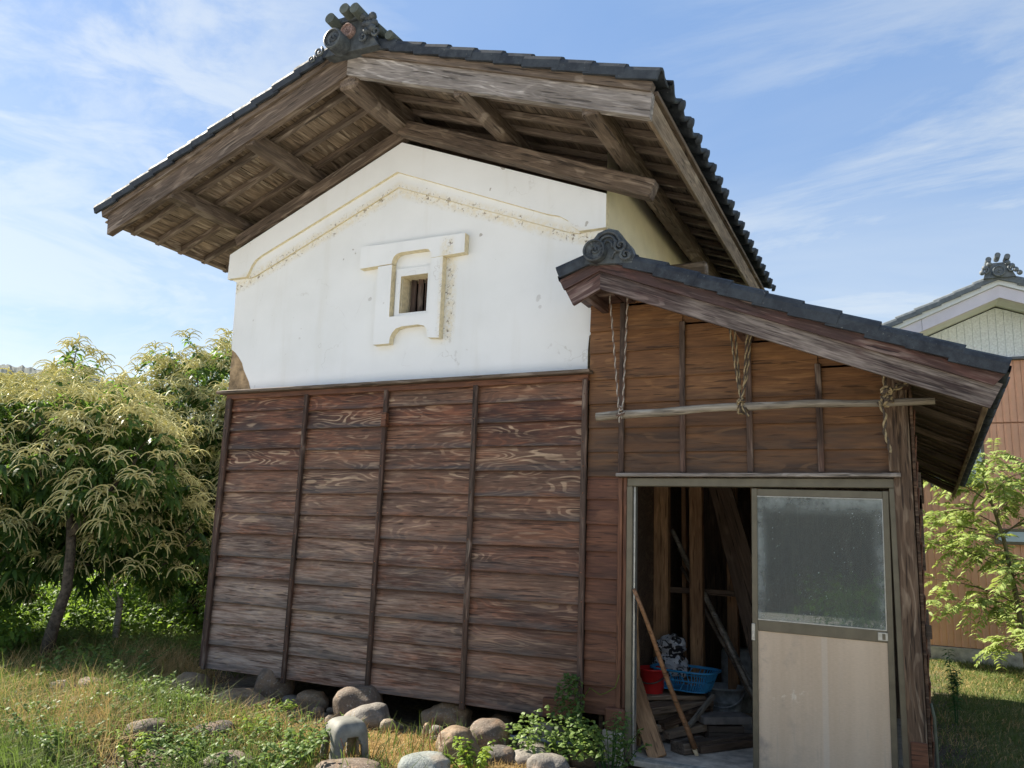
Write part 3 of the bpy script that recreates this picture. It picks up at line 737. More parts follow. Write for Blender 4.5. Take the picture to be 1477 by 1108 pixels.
# narrow strip of siding beside the door and upper siding
strip = [.255, .445, .616, .822, 1.016, 1.192, 1.386, 1.582, 1.766, 1.936]
for r in range(9):
    z0, z1 = strip[r], strip[r+1]+.018
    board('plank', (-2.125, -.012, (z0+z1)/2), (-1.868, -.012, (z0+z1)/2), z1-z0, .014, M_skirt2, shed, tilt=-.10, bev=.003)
upz = [1.955, 2.138, 2.316, 2.508, 2.689, 2.898, 3.072, 3.26, 3.42]
sb = [-2.125, -1.855, -1.395, -.925, -.468, -.035]
for b in range(5):
    for r in range(8):
        z0 = upz[r]+R(-.006, .006)*(r > 0)-.02; z1 = upz[r+1]
        x0, x1 = sb[b]+.003, sb[b+1]-.003
        ztl, ztr = sz(x0, .0), sz(x1, .0)
        if z0 > max(ztl, ztr)-.004: continue
        if min(ztl, ztr) > z1:
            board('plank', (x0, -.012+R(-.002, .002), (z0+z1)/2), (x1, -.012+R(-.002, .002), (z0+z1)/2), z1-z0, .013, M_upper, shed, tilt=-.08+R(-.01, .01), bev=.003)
        else:
            pts = [(x0, z0), (x1, z0)]
            if ztr >= z1: pts += [(x1, z1)]
            elif ztr > z0: pts += [(x1, ztr)]
            else: pts = [(x0, z0), (SX+(3.385-z0)/SS, z0)]
            if ztl >= z1: 
                xc = SX+(3.385-z1)/SS
                if x0 < xc < x1: pts += [(xc, z1)]
                pts += [(x0, z1)]
            else: pts += [(x0, ztl)]
            plate('plank', pts, [], -.016, -.004, [M_upper], shed, org=((x0+x1)/2, -.01, (z0+z1)/2))
for x, zb in zip(sb[1:], (1.965,)*5):
    board('batten', (x, -.032, zb), (x+R(-.004, .004), -.032, sz(x, -.12)), .04, .026, M_batten if x < -.1 else M_post, shed, up=(1, 0, 0))
board('batten', (-1.857, -.032, .30), (-1.857, -.032, 1.93), .034, .026, M_skirt2, shed, up=(1, 0, 0))
board('batten', (-1.822, -.02, .32), (-1.822, -.02, 1.93), .03, .03, M_skirt2, shed, up=(1, 0, 0))
bxs('sill_end', -1.945, -1.80, -.075, .05, .17, .32, M_skirt2, shed, .01)
board('door_head_board', (-1.875, -.055, 1.945), (.005, -.055, 1.945), .026, .09, M_grey, shed)
# corner post: split weathered timber, plus the edge boards of the flank
board('corner_post', (.02, -.02, -.02), (.012, -.02, 2.70), .105, .10, M_post, shed, up=(1, 0, 0), bev=.008)
board('post_facing', (-.028, -.072, 1.97), (-.034, -.072, 2.60), .065, .012, M_post, shed, up=(1, 0, 0))
bxs('post_shoe', -.02, .07, -.085, -.07, .20, .36, M_skirt2, shed)
bxs('flank_corner_board', .073, .092, -.05, .06, .0, 2.6, M_post, shed)
for r in range(13):
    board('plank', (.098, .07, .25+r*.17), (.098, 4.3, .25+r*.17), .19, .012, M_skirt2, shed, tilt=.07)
obj('flank_lining', *box_geo(.06, .085, .05, 4.3, .1, 2.55), M_dark, shed)
bxs('flank_bracket', .095, .13, .0, .05, .95, 1.03, M_greyd, shed)
for z_, h_ in ((1.35, .5), (.8, .3), (1.75, .25)):
    bxs('flank_strip', .103, .125, .35, .42, z_, z_+h_, M_greyd, shed)
# roof carpentry
tR = V((1, 0, -SS)).normalized(); sxe = .50
for i in range(24):                                             # soffit boards run down the slope
    y0 = sY+.05+i*.19
    xs = -2.0 if y0 > .05 else SX
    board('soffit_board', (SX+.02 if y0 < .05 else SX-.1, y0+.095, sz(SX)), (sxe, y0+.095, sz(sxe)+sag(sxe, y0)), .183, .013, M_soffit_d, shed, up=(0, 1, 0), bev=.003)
bxs('soffit_board', -2.16, SX, sY+.05, .03, 3.27, 3.285, M_red, shed)
for x in (-1.80, -.93, .04):
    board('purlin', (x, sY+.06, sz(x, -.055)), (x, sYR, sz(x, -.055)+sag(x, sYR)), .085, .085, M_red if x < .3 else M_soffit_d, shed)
board('purlin', (-2.0, sY+.06, 3.235), (-2.0, -.0, 3.235), .07, .05, M_red, shed)
bxs('beam_end', .13, .21, 3.6, 3.72, 1.95, 2.2, M_greyd, shed)
for k in range(6):
    y = .75*k-.2
    if k: board('rafter', (-1.95, y, sz(-1.95, -.03) if 0 else sz(SX, -.035)), (sxe-.02, y, sz(sxe-.02, -.035)+sag(sxe, y)), .045, .04, M_soffit_d, shed)
def poly_board(name, pts, y0, y1, mat, parent):
    o = plate(name, pts, [], y0, y1, [mat], parent)
    a, b = V((pts[0][0], 0, pts[0][1])), V((pts[1][0], 0, pts[1][1])); ang = math.atan2(b.z-a.z, b.x-a.x)
    c = V((sum(p[0] for p in pts)/len(pts), (y0+y1)/2, sum(p[1] for p in pts)/len(pts)))
    Mn = Matrix.Translation(c) @ Matrix.Rotation(-ang, 4, 'Y'); o.data.transform(Mn.inverted() @ W[o.name]); W[o.name] = Mn
    o.matrix_local = W[parent.name].inverted() @ Mn; return o
zA = 3.225
poly_board('barge_board', [(SX, zA), (.475, 2.285), (.545, 2.42), (SX, 3.36)], sY, sY+.03, M_barge2, shed)
poly_board('barge_board', [(-2.06, 3.125), (SX, zA), (SX, 3.36), (-2.125, 3.25)], sY, sY+.03, M_red, shed)
poly_board('barge_trim', [(SX, 3.352), (.50, 2.41), (.56, 2.475), (SX, 3.435)], sY-.022, sY-.001, M_red, shed)
poly_board('barge_trim', [(-2.125, 3.24), (SX, 3.352), (SX, 3.435), (-2.16, 3.315)], sY-.022, sY-.001, M_red, shed)
board('eave_board', (sxe+.0, sY+.03, sz(sxe, -.01)), (sxe, sYR, sz(sxe, -.01)+sag(sxe, sYR)), .07, .03, M_soffit, shed, up=(.25, 0, 1))
def shed_tiles():
    roof_tiles(shed, SX, 3.385, (SLs, SS), (-2.17, .53), sY, sYR, .24, .10, M_tile, back_left=.0, sagf=sag)
shed_tiles()
vs, fs, ix = merge([tube_geo([(SX, sY+.02, 3.54), (SX, sYR, 3.54)], .06, 12)])
obj('ridge_course', vs, fs, M_tile, shed)
sc_y = sY-.06
body = [(SX-.10, 3.40), (SX+.25, 3.37), (SX+.27, 3.42), (SX+.24, 3.50), (SX+.19, 3.56), (SX+.15, 3.62), (SX+.08, 3.645), (SX+.0, 3.62), (SX-.05, 3.56)]
ob2 = plate('ridge_end_tile', body, [], sc_y-.0, sc_y+.09, [M_orn], shed, org=(SX, sc_y, 3.4))
disc_with_swirl('swirl_disc', (SX-.01, sc_y-.05, 3.475), .083, M_orn, ob2, .10)
def arch(cx, cz, rx_, rz_, th, y=sc_y-.012, a0=-10, a1=190): 
    return tube_geo([(cx+rx_*math.cos(rad(a0+(a1-a0)*i/12)), y, cz+rz_*math.sin(rad(a0+(a1-a0)*i/12))) for i in range(13)], th, 6)
parts = [arch(SX+.075, 3.51, .095, .105, .012), arch(SX+.075, 3.51, .065, .075, .011), arch(SX+.075, 3.50, .035, .05, .010), scroll((SX+.175, sc_y-.015, 3.50), .05, .014), scroll((SX+.215, sc_y-.015, 3.43), .045, .013), arch(SX+.17, 3.42, .06, .05, .01)]
vs, fs, _ = merge(parts); obj('cloud_carving', vs, fs, M_orn, ob2, smooth=True)

# door frame and sliding leaf
fr = bxs('door_frame', -1.80, -.02, -.055, .03, 1.865, 1.925, M_alu, shed, .004)
bxs('door_jamb', -1.803, -1.76, -.055, .03, -.0, 1.865, M_alu, shed, .004)
bxs('door_jamb', -1.76, -1.745, -.03, .03, .0, 1.865, M_alu2, shed, .003)
bxs('door_jamb', -.068, -.022, -.055, .03, .0, 1.865, M_alu, shed, .004)
bxs('door_track', -1.76, -.06, -.07, .03, -.035, .0, M_conc, shed)
for y in (-.045, -.02, .005): bxs('track_rail', -1.745, -.07, y-.004, y+.004, -.001, .010, M_alu2, shed, .001)
leaf = bpy.data.objects.new('sliding_door', None)
LM = Matrix.Translation((-.52, -.03, .012)) @ Matrix.Rotation(rad(.75), 4, 'Y')
link(leaf, shed, LM)
def lbox(name, x0, x1, y0, y1, z0, z1, mat, bev=.003):
    m = LM @ Matrix.Translation(((x0+x1)/2, (y0+y1)/2, (z0+z1)/2))
    return link(bpy.data.objects.new(name, boxmesh(x1-x0, y1-y0, z1-z0, mat, bev)), leaf, m)
lbox('stile', -.425, -.388, -.015, .015, 0, 1.84, M_alu); lbox('stile', .388, .425, -.015, .015, 0, 1.84, M_alu)
lbox('rail', -.388, .388, -.013, .013, 1.79, 1.838, M_alu); lbox('rail', -.388, .388, -.013, .013, .905, .975, M_alu); lbox('rail', -.388, .388, -.013, .013, 0, .05, M_alu)
lbox('glass_pane', -.388, .388, -.003, .003, .975, 1.79, M_glass, 0)
lbox('lower_panel', -.388, .388, -.006, .004, .05, .905, M_panel, 0)
lbox('latch', -.428, -.405, -.024, -.014, .84, .95, M_alu2); lbox('latch', -.424, -.408, -.03, -.023, .86, .90, M_alu2)
lbox('pull_plate', .335, .392, -.019, -.012, .915, .965, M_alu2); lbox('pull_recess', .36, .378, -.021, -.0185, .922, .957, M_alu, 0)
for z0, x0, x1, z1 in ((.975, -.388, .388, .981), (1.784, -.388, .388, 1.79)): lbox('glass_bead', x0, x1, -.010, -.003, z0, z1, M_alu2, 0)
lbox('glass_bead', .382, .388, -.010, -.003, .981, 1.784, M_alu2, 0)
# interior
obj('shed_floor', *box_geo(-2.02, .06, .03, 4.3, -.06, 0.0), M_conc, shed)
obj('inner_wall', *box_geo(-2.03, -2.0, .05, 4.3, .0, 3.2), M_dark, shed)
obj('back_wall', *box_geo(-2.02, .06, 2.6, 2.64, .0, 3.0), M_dark, shed)
for i in range(11):
    board('wall_board', (-1.93+i*.185, 2.58, .0), (-1.93+i*.185+R(-.01, .01), 2.58, 2.7), .17, .015, M_dark, shed, up=(1, 0, 0))
for x, wdt, y in ((-1.94, .13, 1.4), (-1.80, .04, 1.7), (-1.625, .11, 1.4), (-1.40, .09, 1.8), (-1.22, .10, 2.1)):
    board('stud', (x, y, .0), (x+R(-.01, .01), y, 2.75), wdt, .09, M_inner, shed, up=(1, 0, 0))
board('nogging', (-1.97, 1.55, 1.05), (-1.2, 1.55, 1.05), .05, .04, M_dark, shed)
board('brace', (-1.45, 1.55, 2.1), (-1.12, 1.45, 1.0), .12, .05, M_dark, shed, up=(1, 0, .4))
obj('foundation_block', *box_geo(-1.96, -1.81, -.07, .25, -.05, .168), M_conc, shed)
# cable down the corner post
tube('drain_hose', [(.10, -.02, .58), (.115, -.03, .5), (.118, -.03, .3), (.12, -.03, .1), (.13, -.04, -.03)], .009, simple('grey_green_hose', (.10, .11, .08), .8, spec=.1), shed)

# ------------------------------------------------------------ hanging pole and ropes
pp = []
for i in range(15):
    t = i/14; pp.append((-1.975+2.19*t, -.25+.01*math.sin(t*9), 2.352+.036*t+.022*math.sin(t*math.pi*1.1)+.004*math.sin(t*21)))
po = tube('hanging_pole', pp, [.031-.009*i/14+.002*math.sin(i*2.1) for i in range(15)], M_pole, None, 14, origin=(-.9, -.25, 2.38))
tag(po, 'long bleached wooden pole slung on ropes across the front of the shed', 'pole')
def rope(segs, label, r=.0085, mats=None, knots=(), cols=None):
    parts = []
    for pts in segs:
        P = [V(p) for p in pts]; dense = []
        for a, b in zip(P[:-1], P[1:]):
            m = max(2, int((b-a).length/.008)); dense += [a.lerp(b, i/m) for i in range(m)]
        dense.append(P[-1])
        for s in (0, 1):
            q = []; L = 0
            for i, p in enumerate(dense):
                if i: L += (p-dense[i-1]).length
                t = (dense[min(i+1, len(dense)-1)]-dense[max(i-1, 0)]).normalized()
                u = t.cross(V((0, 1, 0))); u = u.normalized() if u.length > .01 else V((1, 0, 0)); v = t.cross(u)
                a = L/.016+s*math.pi; q.append(p+u*math.cos(a)*r*.55+v*math.sin(a)*r*.55)
            g_ = tube_geo(q, r*.62, 5); parts.append((g_[0], g_[1], s))
    for (c, n_, rad_) in knots:
        for k in range(n_):
            a0 = R(0, 6.28); ax = V((R(-1, 1), R(-.3, .3), R(-1, 1))).normalized(); u = ax.orthogonal().normalized(); v = ax.cross(u)
            q = [V(c)+V((R(-.006, .006), R(-.006, .006), R(-.01, .01)))+u*math.cos(a0+i*.62)*rad_+v*math.sin(a0+i*.62)*rad_ for i in range(11)]
            g_ = tube_geo(q, r*.75, 5); parts.append((g_[0], g_[1], k % 2))
    vs, fs, ix = merge(parts)
    o = obj('rope', vs, fs, mats, None, ix, smooth=True, origin=segs[0][-1]); return tag(o, label, 'rope', None)
def mrope(n, c): return simple(n, c, .85, .3, 60.)
mr1 = [mrope('rope_white', (.42, .38, .33)), mrope('rope_brown', (.16, .10, .075))]
mr2 = [mrope('rope_tan', (.33, .26, .15)), mrope('rope_black', (.08, .06, .045))]
py = -.25
rope([[(-1.885, py, 3.27), (-1.80, py-.02, 2.41)], [(-1.745, py, 3.27), (-1.77, py-.02, 2.41)], [(-1.79, py-.034, 2.36), (-1.785, py-.036, 2.30)]], 'thin white and brown twisted rope at the left end of the hanging pole', .0075, mr1, [((-1.785, py-.01, 2.365), 4, .034), ((-1.78, py-.035, 2.40), 3, .012)])
rope([[(-1.02, py, 3.02), (-.955, py-.02, 2.52), (-.935, py-.03, 2.42)], [(-.985, py+.01, 3.02), (-.945, py-.01, 2.5)], [(-.86, py, 2.98), (-.90, py-.01, 2.6), (-.935, py-.03, 2.44)], [(-.885, py-.01, 2.98), (-.92, py-.02, 2.52)], [(-.94, py-.045, 2.41), (-.915, py-.05, 2.36), (-.89, py-.05, 2.315)]], 'thick brown twisted ropes doubled around the middle of the hanging pole', .0085, mr2, [((-.935, py-.01, 2.375), 4, .036), ((-.94, py-.04, 2.42), 5, .02)])
rope([[(-.075, py, 2.66), (-.06, py-.02, 2.50), (-.05, py-.03, 2.42)], [(.10, py+.02, 2.52), (.02, py-.02, 2.47), (-.05, py-.03, 2.44)], [(.06, py+.02, 2.53), (.0, py-.03, 2.48)], [(-.10, py-.04, 2.385), (-.065, py-.045, 2.30), (-.075, py-.045, 2.20), (-.055, py-.045, 2.12), (-.045, py-.045, 2.065)]], 'black and tan rope knotted at the right end of the pole with a dangling tail', .011, mr2, [((-.05, py-.01, 2.40), 5, .034), ((-.05, py-.035, 2.45), 6, .028)])

# ------------------------------------------------------------ things inside the shed
def bucket(name, c, r0, r1, h, mat, label, hmat, rings=(), hang=-1):
    t = thing(name, c, label, 'bucket')
    prof = [(.001, 0), (r0, 0)]+[(r0+(r1-r0)*f+e, h*f) for f, e in [(.02, 0)]+list(rings)+[(.93, 0), (.935, .006), (.98, .007), (1, .004)]]+[(r1-.004, h), (r0-.002, .012), (.001, .012)]
    prof.sort(key=lambda q: 0) 
    vs, fs = lathe_geo(c, prof, 28); obj('body', vs, fs, mat, t, smooth=True)
    cx, cy, cz = c; pts = [(cx+(r1+.004)*math.cos(a), cy+hang*.45*r1*abs(math.sin(a)), cz+h*.93-(.55*h)*math.sin(a)) for a in [math.pi*i/12 for i in range(13)]]
    # handle swings down over the front rim
    pts = [(cx+(r1+.006)*math.cos(math.pi*i/12), cy-(r1+.012)*math.sin(math.pi*i/12), cz+h*.9-h*.45*math.sin(math.pi*i/12)) for i in range(13)]
    tube('handle', pts, .006, hmat, t, 6); return t
bucket('bucket', (-1.885, .92, .275), .085, .118, .19, M_redp, 'red plastic bucket resting on the scrap wood pile inside the door', M_wirem)
bucket('bucket', (-1.45, 1.62, .0), .125, .165, .27, M_galv, 'dented galvanised metal bucket standing on the floor behind the blocks', M_galv, rings=[(.3, .0), (.31, .004), (.33, 0), (.55, 0), (.56, .004), (.58, 0)])
bk = thing('basket', (-1.64, 1.02, .31), 'blue plastic slatted basket sitting on top of the scrap wood pile', 'basket')
def basket():
    n = 56; cx, cy, cz = -1.64, 1.02, .31; A0, B0, A1, B1, H = .19, .12, .255, .165, .165
    ang0 = rad(-8)
    def pt(a, f):
        e = .55; ca, sa = math.cos(a), math.sin(a); A = A0+(A1-A0)*f; B = B0+(B1-B0)*f
        x = A*math.copysign(abs(ca)**e, ca); y = B*math.copysign(abs(sa)**e, sa)
        return V((cx+x*math.cos(ang0)-y*math.sin(ang0), cy+x*math.sin(ang0)+y*math.cos(ang0), cz+H*f))
    ribs = []
    for k in range(n):
        a = 2*math.pi*k/n; b = a+.055
        if k % 2 == 0 or True: ribs.append(tube_geo([pt(a, .05), pt(b, .5), pt(a, .93)], .0042, 4))
    vs, fs, _ = merge(ribs); tag(obj('slats', vs, fs, M_blue, bk), kind=None)
    for f, r in ((.05, .006), (.52, .005), (.93, .006)):
        tube('band', [pt(2*math.pi*i/48, f) for i in range(49)], r, M_blue, bk, 6)
    vs, fs = [], []
    for i in range(48):
        a = 2*math.pi*i/48; p = pt(a, 1.0); c = V((cx, cy, p.z)); o_ = (p-c).normalized()
        vs += [p+V((0, 0, 0)), p+o_*.02+V((0, 0, .002)), p+o_*.022+V((0, 0, -.012)), p+V((0, 0, -.010))]
    for i in range(48):
        j = (i+1) % 48
        for q in range(4): fs.append((i*4+q, j*4+q, j*4+(q+1) % 4, i*4+(q+1) % 4))
    obj('rim', vs, fs, M_blue, bk, smooth=True)
    b0 = [pt(2*math.pi*i/48, .03) for i in range(48)]; obj('base', b0+[p+V((0, 0, .006)) for p in b0], [tuple(range(48)), tuple(range(95, 47, -1))], M_blue, bk)
basket()
# crumpled bag with black print
def bag():
    m, g = newmat('printed_plastic_bag'); oc = g.node('ShaderNodeTexCoord').outputs['Object']
    n = g.noise(oc, 17., 2, .5, 1.); col = g.mix(g.smooth(n, .50, .53), (.52, .53, .55), (.02, .02, .022))
    g.set(g.p.inputs['Base Color'], col); g.p.inputs['Roughness'].default_value = .3
    c = V((-1.80, 1.18, .525)); vs, fs = [], []; N, K = 26, 30
    for i in range(N+1):
        th = math.pi*i/N
        for k in range(K):
            a = 2*math.pi*k/K; d = V((math.sin(th)*math.cos(a), math.sin(th)*math.sin(a), math.cos(th)))
            r = .125*(1+.4*mn.noise(d*2.2+V((3, 0, 0)))+.22*abs(mn.noise(d*6))); waist = 1-.45*math.exp(-((d.z-.15)/.22)**2)
            vs.append(c+V((d.x*r*waist*1.15, d.y*r*waist*.8, d.z*r*1.25)))
    for i in range(N):
        for k in range(K):
            a = i*K+k; b = i*K+(k+1) % K; fs.append((a, a+K, b+K, b))
    tag(obj('plastic_bag', vs, fs, m, None, origin=c), 'crumpled black and white plastic bag bunched up behind the blue basket', 'bag')
    # the pile carries it
bag()
def scrap(A, B, w_, t_, label, mat=None, up=(0, 0, 1), name='scrap_plank', cat='plank', group='scrap timber piled inside the shed door'):
    A, B = V(A), V(B); x, y, z, c, L = frame(A, B, up)
    bm = bmesh.new(); bmesh.ops.create_cube(bm, size=1); bmesh.ops.scale(bm, vec=(L, w_, t_), verts=bm.verts)
    bmesh.ops.subdivide_edges(bm, edges=[e for e in bm.edges if abs((e.verts[0].co-e.verts[1].co).x) > L*.5], cuts=5, use_grid_fill=True)
    bmesh.ops.bevel(bm, geom=list(bm.edges), offset=min(.004, t_*.2), segments=1, affect='EDGES')
    for v in bm.verts: v.co += V((0, mn.noise(V((v.co.x*5, R(0, .01), c.x*9)))*.006, mn.noise(V((v.co.x*4, c.y*9, 1)))*.006))
    me = bpy.data.meshes.new(name); bm.to_mesh(me); bm.free(); me.materials.append(mat or M_scrap)
    m = Matrix(((x.x, y.x, z.x, c.x), (x.y, y.y, z.y, c.y), (x.z, y.z, z.z, c.z), (0, 0, 0, 1)))
    return tag(link(bpy.data.objects.new(name, me), None, m), label, cat, group)
scrap((-1.93, .62, .14), (-1.52, 1.22, .16), .17, .055, 'thick squared plank in the middle of the scrap wood pile')
scrap((-1.86, .62, .20), (-1.50, 1.12, .22), .19, .05, 'broad pale plank near the top of the scrap wood pile')
scrap((-2.0, .78, .255), (-1.52, 1.10, .262), .15, .035, 'top plank of the pile, under the red bucket and blue basket')
scrap((-1.95, 1.08, .235), (-1.6, 1.28, .24), .2, .05, 'rear plank of the pile, under the black and white bag')
scrap((-1.9, 1.25, .30), (-1.6, 1.42, .31), .2, .09, 'squared timber offcut directly below the black and white bag')
scrap((-1.9, .85, .08), (-1.55, 1.15, .085), .28, .07, 'wide dark board at the bottom of the scrap wood pile', M_greyd)
scrap((-1.70, .52, .12), (-1.45, .95, .20), .07, .05, 'reddish short stick of timber poking out of the pile towards the door', M_post)
scrap((-1.66, .50, .06), (-1.42, .85, .10), .08, .05, 'grey broken batten end below the reddish stick in the pile', M_scrap)
scrap((-1.52, .62, .12), (-1.40, .95, .30), .035, .03, 'thin pale splintered stick leaning against the wood pile', M_pole)
scrap((-1.85, .40, .07), (-1.62, .66, .12), .05, .05, 'small weathered branch stub left of the pile', M_scrap)
scrap((-1.84, .42, .02), (-1.60, .62, .05), .06, .045, 'lowest dark offcut beside the leaning left plank', M_greyd)
scrap((-1.52, .28, .04), (-1.36, .55, .04), .14, .075, 'short concrete grey block lying on the floor under the stick tip', M_greyd, name='short_block', cat='block')
scrap((-1.48, .78, .155), (-1.16, 1.0, .155), .20, .055, 'square grey slab balanced on a wood offcut', simple('grey_slab', (.24, .215, .19), .9, .2, 12., b=.4), name='paving_slab', cat='slab', group=None)
scrap((-1.42, .78, .065), (-1.18, .92, .065), .10, .10, 'stubby offcut propping up the square grey slab', M_greyd)
scrap((-1.40, .38, .028), (-.95, 1.02, .028), .085, .05, 'long dark rail lying flat on the concrete floor', M_dark)
scrap((-1.34, .50, .065), (-1.0, .98, .065), .06, .025, 'thin dark lath lying on the long dark rail', M_greyd)
scrap((-1.87, .34, .45), (-1.61, .10, .0), .13, .03, 'brown plank leaning just inside the left door jamb', M_inner, up=(.2, -1, .3), group=None)
scrap((-1.90, .36, 1.0), (-1.86, .34, .0), .12, .03, 'upright brown board standing behind the left door jamb', M_inner, up=(0, -1, 0), group=None)
for A, B, r, mt, lb in (((-1.66, 1.5, 1.18), (-.98, 1.12, .02), .02, M_pole, 'pale straight pole leaning in the shed, frontmost of the leaning poles'),
                        ((-1.90, 1.6, 1.58), (-.98, 1.18, -.0), .022, M_pole, 'long brown pole leaning in the shed with its top furthest left'),
                        ((-1.80, 1.55, 1.25), (-1.00, 1.22, .01), .017, M_greyd, 'thin dark pole leaning lowest in the shed bundle'),
                        ((-1.84, 1.62, 1.42), (-.96, 1.26, .01), .02, M_pole, 'knobbly bamboo coloured pole in the middle of the leaning bundle')):
    A, B = V(A), V(B); pts = [A.lerp(B, i/10)+V((R(-.004, .004), 0, R(-.004, .004))) for i in range(11)]
    tag(tube('leaning_pole', pts, [r*(1-.02*i) for i in range(11)], mt, None, 8, origin=A), lb, 'pole', 'poles leaning inside the shed')
scrap((-1.60, 1.75, 2.25), (-1.12, 1.35, .55), .11, .04, 'wide dark board leaning behind the poles in the shed', M_dark, up=(0, -1, .3), group=None)
# round handle propped at the left jamb, split pale tip
A, B = V((-1.735, -.085, 1.14)), V((-1.405, .30, .05))
st = thing('wooden_stick', B, 'orange brown round wooden stick propped against the left door jamb, with split pale tip', 'stick')
tube('shaft', [A.lerp(B, i/8)+V((.006*math.sin(i), 0, 0)) for i in range(9)], [.014+.0008*i for i in range(9)], M_stick, st, 10)
tube('split_tip', [B, B.lerp(A, -.06), B.lerp(A, -.10)+V((.01, 0, 0))], [.019, .014, .004], simple('fresh_wood', (.6, .46, .28), .7), st, 6)
# tall tank shape at the back
vs, fs = lathe_geo((-1.42, 2.1, .0), [(.001, 0), (.15, 0), (.15, .5), (.13, .53), (.001, .54)], 20)
tag(obj('storage_drum', vs, fs, M_galv, None, smooth=True, origin=(-1.42, 2.1, 0)), 'dull grey drum standing in the dark behind the middle stud', 'drum')

# ------------------------------------------------------------ stones
STC = {'tan': (.33, .235, .145), 'grey': (.27, .25, .22), 'brown': (.20, .15, .11), 'dark': (.125, .11, .10), 'pale': (.36, .31, .23), 'blue': (.27, .31, .30)}
def stone(x, y, w_, h, col, label, dy=None, tilt=0, z=None, group=None, rough=.18, seed=None, rotz=None):
    n = 3 if w_ > .14 else 2
    bm = bmesh.new(); bmesh.ops.create_icosphere(bm, subdivisions=n+1 if w_ > .2 else n, radius=1)
    s = V((R(0, 99), R(0, 99), R(0, 99)))
    d = dy or w_*R(.7, .9)
    for v in bm.verts:
        q = v.co.copy(); k = 1+rough*mn.noise(q*1.1+s)+rough*.35*mn.noise(q*2.7+s)
        q = V((math.copysign(abs(q.x)**.85, q.x), math.copysign(abs(q.y)**.85, q.y), math.copysign(abs(q.z)**.85, q.z)))
        v.co = V((q.x*w_/2*k, q.y*d/2*k, q.z*h*.6*k))
    me = bpy.data.meshes.new('river_stone'); bm.to_mesh(me); bm.free(); me.materials.append(M_stone)
    me.polygons.foreach_set('use_smooth', [True]*len(me.polygons))
    sunk = x < -4.0 and y < -.6
    zz_ = (gh(x, y)+h*(.22 if sunk else .42)) if z is None else z
    o = bpy.data.objects.new('river_stone', me)
    link(o, None, Matrix.Translation((x, y, zz_)) @ Matrix.Rotation(rad(rotz if rotz is not None else 26+R(-15, 15)), 4, 'Z') @ Matrix.Rotation(rad(tilt), 4, 'Y'))
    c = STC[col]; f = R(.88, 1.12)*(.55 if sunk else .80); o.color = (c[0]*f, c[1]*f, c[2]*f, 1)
    return tag(o, label, 'stone', group)
GS = 'river stones around the storehouse base'
